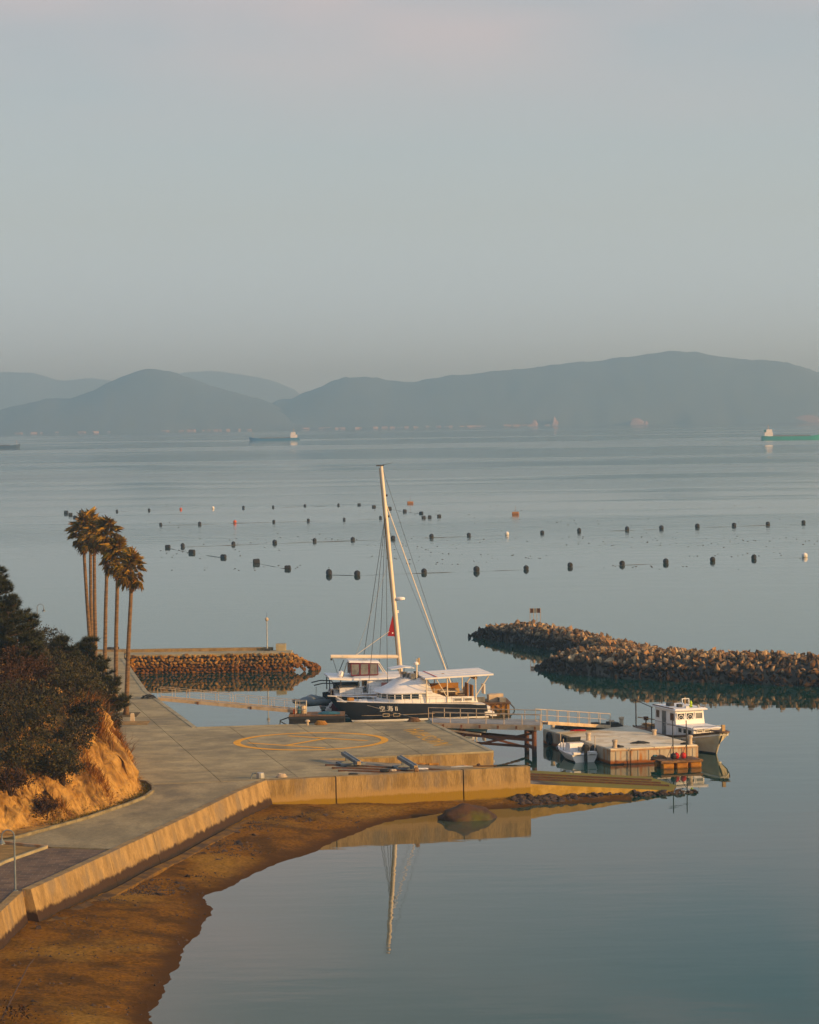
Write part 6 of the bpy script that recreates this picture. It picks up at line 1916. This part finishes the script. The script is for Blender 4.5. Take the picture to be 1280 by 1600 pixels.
def skiff():
    t = thing('motor_skiff', 'small white open motor skiff with outboard tied along the pontoon', 'motorboat', (10.75, 187.0, 0), math.atan2(.96, -.27))
    st = [(-2.1, .50, -.2, .85, .80, .70, -2.1), (-.8, .52, -.2, .90, .82, .72, -.8), (.6, .60, -.2, .86, .70, .55, .5), (1.6, .72, -.15, .60, .38, .22, 1.4), (2.2, .84, -.1, .16, .06, .02, 1.85)]
    mono_hull(st, None, [0, 0, 0, 1, 1, 1, 1, 0, 0, 0, 2]).build('hull', [M['white'], M['dark'], M['white']], t, auto=45)
    MB().loft([[(x, -bd * .82, zs + .015), (x, bd * .82, zs + .015), (x, bd * .8, zs - .05), (x, -bd * .8, zs - .05)] for (x, zs, zk, bd, *_r) in st]).build('deck', M['white2'], t)
    for s in (-1, 1): MB().tube([(x, s * bd, zs + .02) for (x, zs, zk, bd, *_r) in st], .045, 6).build('gunwale', M['white'], t)
    for s in (-1, 1): MB().box((-2.0, s * .55, .62), (.4, .5, .16)).build('quarter_seat', M['white'], t)
    c = MB().loft([[(-.6, -.5, .5), (.5, -.5, .5), (.5, .5, .5), (-.6, .5, .5)], [(-.5, -.48, 1.1), (.3, -.48, 1.1), (.3, .48, 1.1), (-.5, .48, 1.1)]]).build('console', M['white'], t)
    MB().loft([[(.30, -.5, 1.1), (.30, .5, 1.1), (.28, .5, 1.1), (.28, -.5, 1.1)], [(.02, -.46, 1.42), (.02, .46, 1.42), (.0, .46, 1.42), (.0, -.46, 1.42)]]).build('windscreen', M['glass'], c)
    MB().tube([(.30, -.5, 1.1), (.02, -.47, 1.44), (.02, .47, 1.44), (.30, .5, 1.1)], .025, 6).build('screen_frame', M['dark'], c)
    o = MB().loft([[(-2.05, -.17, .75), (-2.55, -.15, .8), (-2.55, .15, .8), (-2.05, .17, .75)], [(-2.05, -.18, 1.0), (-2.6, -.17, 1.05), (-2.6, .17, 1.05), (-2.05, .18, 1.0)], [(-2.1, -.12, 1.2), (-2.5, -.12, 1.2), (-2.5, .12, 1.2), (-2.1, .12, 1.2)]]).build('outboard', M['black'], t)
    MB().box((-2.3, 0, .35), (.2, .16, .85)).build('outboard_leg', M['black'], o)
    for (x, y, h) in ((-2.0, -.75, 1.75), (.9, .65, 1.7), (.2, .7, 1.35)): MB().tube([(x, y, .5), (x, y, h)], .03, 6).build('pole', M['stonepost'], t)
    MB().box((-1.1, -.2, .75), (.5, .5, .35)).build('seat_box', M['pane'], t)
    MB().lathe([(.05, 0), (.14, .05), (.16, .2), (.05, .34)], (1.5, .62, .45), 10).build('fender', M['bluegrey'], t)
    return t


skiff()

# ------------------------------------------------------------------ ships far out
def ship(px0, px1, py, m, lab, bow_right, seed, hold='shiphold', wide=False):
    p = at((px0 + px1) / 2, py, 0)
    L_ = (px1 - px0) / FPX * p.y
    t = thing('cargo_ship', lab, 'cargo ship', (p.x, p.y, 0), 0 if bow_right else math.pi)
    H = L_ * .055
    st = []
    for f, zs, b in ((-.5, 1.0, .75), (-.46, 1.0, 1), (-.2, .82, 1), (.25, .82, 1), (.4, 1.1, .85), (.47, 1.35, .4), (.5, 1.45, .05)):
        x = f * L_; bw_ = b * L_ * .075
        st.append([(x, -bw_, zs * H), (x - (.02 * L_ if f > .4 else 0), -bw_ * .9, -.6), (x - (.02 * L_ if f > .4 else 0), bw_ * .9, -.6), (x, bw_, zs * H)])
    MB().loft(st).build('hull', m, t, auto=30)
    MB().box((-.02 * L_, 0, H * .95), (L_ * .60, L_ * .10, H * .45)).build('hatch', M[hold], t)
    a = MB().box((-.39 * L_, 0, H * 1.5), (L_ * .13, L_ * .13, H * 1.2)).build('deckhouse', M['white'], t)
    MB().box((-.38 * L_, 0, H * 2.5), (L_ * .09, L_ * .12, H * .8)).build('bridge', M['white'], a)
    MB().box((-.333 * L_, 0, H * 2.6), (L_ * .005, L_ * .10, H * .3)).build('bridge_window', M['glass'], a)
    MB().box((-.44 * L_, 0, H * 2.4), (L_ * .03, L_ * .04, H * .9)).build('funnel', m, t)
    MB().tube([(-.39 * L_, 0, H * 2.9), (-.39 * L_, 0, H * 4.2)], L_ * .006, 6).build('mast', M['stonepost'], t)
    MB().tube([(.42 * L_, 0, H * 1.2), (.42 * L_, 0, H * 2.9)], L_ * .005, 6).build('foremast', M['stonepost'], t)
    return t


ship(389, 468, 688.5, M['shipblue'], 'small blue cargo ship left of centre before the far islands', False, 1)
ship(-42, 32, 700, M['shipdark'], 'dark hulled cargo ship half cut off by the left edge', True, 2)
ship(1190, 1288, 686, M['shipgreen'], 'green hulled cargo ship at the right edge of the sea', True, 3)

# ------------------------------------------------------------------ floats of the sea farm
def z3(l): return [(80 + a / 3.2, 770 + b / 3.2) for a, b in l]
def z4(l): return [(440 + a / 3.2, 770 + b / 3.2) for a, b in l]
def z5(l): return [(780 + a / 2.56, 780 + b / 2.56) for a, b in l]


def float_mesh(m, kind):
    mb = MB()
    if kind == 'barrel':
        mb.lathe([(.30, -.52), (.40, -.44), (.42, -.15), (.40, 0), (.42, .15), (.40, .44), (.30, .52)], n=12); mb.xf(Matrix.Rotation(R(90), 4, 'Y'))
        mb.v = [(x, y, z + .22) for x, y, z in mb.v]
    elif kind == 'round':
        mb.lathe([(.05, -.2), (.34, -.1), (.45, .12), (.45, .36), (.36, .58), (.16, .70), (.06, .74)], n=12)
    elif kind == 'flat':
        mb.lathe([(.30, -.8), (.42, -.72), (.42, .72), (.30, .8)], n=12); mb.xf(Matrix.Rotation(R(90), 4, 'Y')); mb.v = [(x, y, z + .2) for x, y, z in mb.v]
        mb.tube([(0, 0, .5), (0, 0, 2.0)], .025, 5)
    return mb.mesh('float', m, smooth=False)


FM = {k: float_mesh(M[m], kd) for k, m, kd in (('barrel', 'float', 'barrel'), ('round', 'float', 'round'), ('orange', 'orange', 'round'), ('white', 'white2', 'round'), ('flat', 'yellow', 'flat'))}
ORD = ['first', 'second', 'third', 'fourth', 'fifth', 'sixth', 'seventh', 'eighth', 'ninth', 'tenth', 'eleventh', 'twelfth', 'thirteenth', 'fourteenth', 'fifteenth', 'sixteenth']


def floats(row, pts, kind, colour='black', special={}, anchor='left', size=1.0, phrase=None):
    pts = sorted(pts)
    cnt = 0
    n_norm = [i for i in range(len(pts)) if i not in special]
    for i, (px, py) in enumerate(pts):
        kd = special.get(i, kind)
        p = at(px, py + 2.0, 0)
        s = size * .9 * random.uniform(.9, 1.12)
        o = inst('float', FM[kd], None, (p.x, p.y, 0.02), (random.uniform(-.15, .15), random.uniform(-.15, .15), random.uniform(-.5, .5)), (s, s, s * random.uniform(.9, 1.1)))
        o.name = 'sea_float'
        if i in special: lab = {'orange': 'orange', 'white': 'white', 'flat': 'flat yellow'}[kd] + ' float in the ' + row
        else:
            cnt += 1
            lab = '%s black %sfloat from the left in the %s' % (ORD[cnt - 1], 'barrel ' if kd == 'barrel' else '', row)
        tag(o, lab, 'float', 'sea farm floats on the bay')
    wp_ = [at(px, py + 2.5, 0) for px, py in pts]
    return wp_


near_l = z3([(583, 269), (704, 295), (862, 318), (1027, 345), (1183, 375)])
near_m = z4([(238, 403), (378, 406), (713, 394), (976, 386), (1224, 377)]) + z5([(285, 266), (492, 258), (667, 251), (855, 243), (1019, 234), (1222, 227)])
mid_l = z3([(658, 264), (911, 254), (1118, 247)]) + z4([(166, 238), (356, 232), (558, 226), (750, 217), (936, 210), (1128, 205)])
mid_r = z5([(172, 132), (321, 125), (512, 119), (650, 114), (793, 107), (940, 103), (1075, 98), (1218, 92)])
far_a = z3([(146, 91), (329, 87), (490, 82), (648, 78), (809, 73), (961, 70), (1110, 67)]) + z4([(117, 61), (285, 58)])
far_b = z4([(388, 56), (462, 65), (540, 74), (616, 88), (699, 98)])
far_d = z4([(711, 119), (741, 117), (788, 112)])
far_c = z3([(548, 155), (743, 152), (918, 144), (1113, 140)]) + z4([(134, 135), (313, 129), (495, 121)])
clus = z3([(75, 95), (97, 106), (120, 119), (143, 132)])
ropes = []
ropes.append(floats('row slanting down towards the mast', near_l, 'barrel', size=1.05))
ropes.append(floats('nearest long row', near_m, 'round', special={10: 'white'}, size=1.05))
ropes.append(floats('middle row left of the white float', mid_l, 'round', special={8: 'white'}, size=1.0))
ropes.append(floats('middle row at right', mid_r, 'round', size=1.05))
ropes.append(floats('farthest row', far_a, 'round', special={3: 'orange', 4: 'white'}, size=.85))
ropes.append(floats('short slanting row behind the mast', far_b, 'barrel', size=1.0))
ropes.append(floats('trio right of the mast', far_d, 'barrel', size=.9))
ropes.append(floats('second farthest row', far_c, 'round', special={2: 'orange'}, size=.85))
ropes.append(floats('short row behind the palm crowns', clus, 'barrel', size=1.05))
for (px, py), lab in zip(z4([(644, 48), (1170, 102)]), ('flat yellow float with a thin stick beside the masthead', 'flat yellow float with a thin stick standing alone at right of centre')):
    p = at(px, py + 2, 0); o = inst('sea_float', FM['flat'], None, (p.x, p.y, 0), (0, 0, random.uniform(-.2, .2)), (1, 1, 1)); tag(o, lab, 'float', 'sea farm floats on the bay')
# rope lines between the floats, awash: only stretches of them show
names = ('rope along the row of floats slanting towards the mast', 'rope along the nearest long row of floats', 'rope along the left middle row of floats', 'rope along the right middle row of floats',
         'rope along the farthest row of floats', 'rope of the short slanting row behind the mast', 'rope of the three floats right of the mast', 'rope along the second farthest row', 'rope of the floats behind the palm crowns')
for wp_, lab in zip(ropes, names):
    mb = MB()
    wp2 = resample([p.xy for p in wp_], 1.2)
    for i in range(len(wp2) - 1):
        p, q = wp2[i], wp2[i + 1]
        za, zb = [-.012 + .075 * nz(v.x, v.y, 2, .12, 3) for v in (p, q)]
        mb.beam((p.x, p.y, za), (q.x, q.y, zb), .045, .05)
    if mb.v: tag(mb.build('float_rope', M['rope']), lab, 'rope')
mb = MB()
for _ in range(900):      # scum and small bobbing corks round the farm
    px, py = random.uniform(250, 1280), random.uniform(838, 892) if random.random() < .75 else random.uniform(790, 840)
    p = at(px, py, 0); w_ = random.uniform(.05, .16)
    if nz(p.x, p.y, 0, .02, 3) < -.05: continue
    mb.add([(p.x - w_ * 1.6, p.y, -.02), (p.x, p.y - w_, -.02), (p.x + w_ * 1.6, p.y, -.02), (p.x, p.y + w_, -.02), (p.x, p.y, w_ * .6)], [(0, 1, 4), (1, 2, 4), (2, 3, 4), (3, 0, 4)])
tag(mb.build('floating_corks', M['rope']), 'tiny dark corks and scum specks between the float rows', kind='stuff')

# ------------------------------------------------------------------ haze
bpy.context.view_layer.update()
hz_top = 3 + max((o.matrix_world @ Vector(v)).z for o in scene.objects if o.type == 'MESH' and o.name.startswith('hill') for v in o.bound_box)
hz = MB().box((0, 5830, hz_top / 2 - 1), (5960, 12060, hz_top + 2)).build('haze', [])
hm = bpy.data.materials.new('haze_air'); hm.use_nodes = True
hn = hm.node_tree.nodes; hn.clear()
ho = hn.new('ShaderNodeOutputMaterial'); hv = hn.new('ShaderNodeVolumePrincipled')
hv.inputs['Color'].default_value = (0.45, 0.74, 1.0, 1)
hv.inputs['Absorption Color'].default_value = (0.5, 0.5, 0.5, 1)
hv.inputs['Density'].default_value = 3.0e-4
hv.inputs['Anisotropy'].default_value = 0.5
hm.node_tree.links.new(hv.outputs[0], ho.inputs['Volume'])
hz.data.materials.append(hm)
hz['kind'] = 'stuff'; hz['label'] = 'pale evening haze over the whole bay'
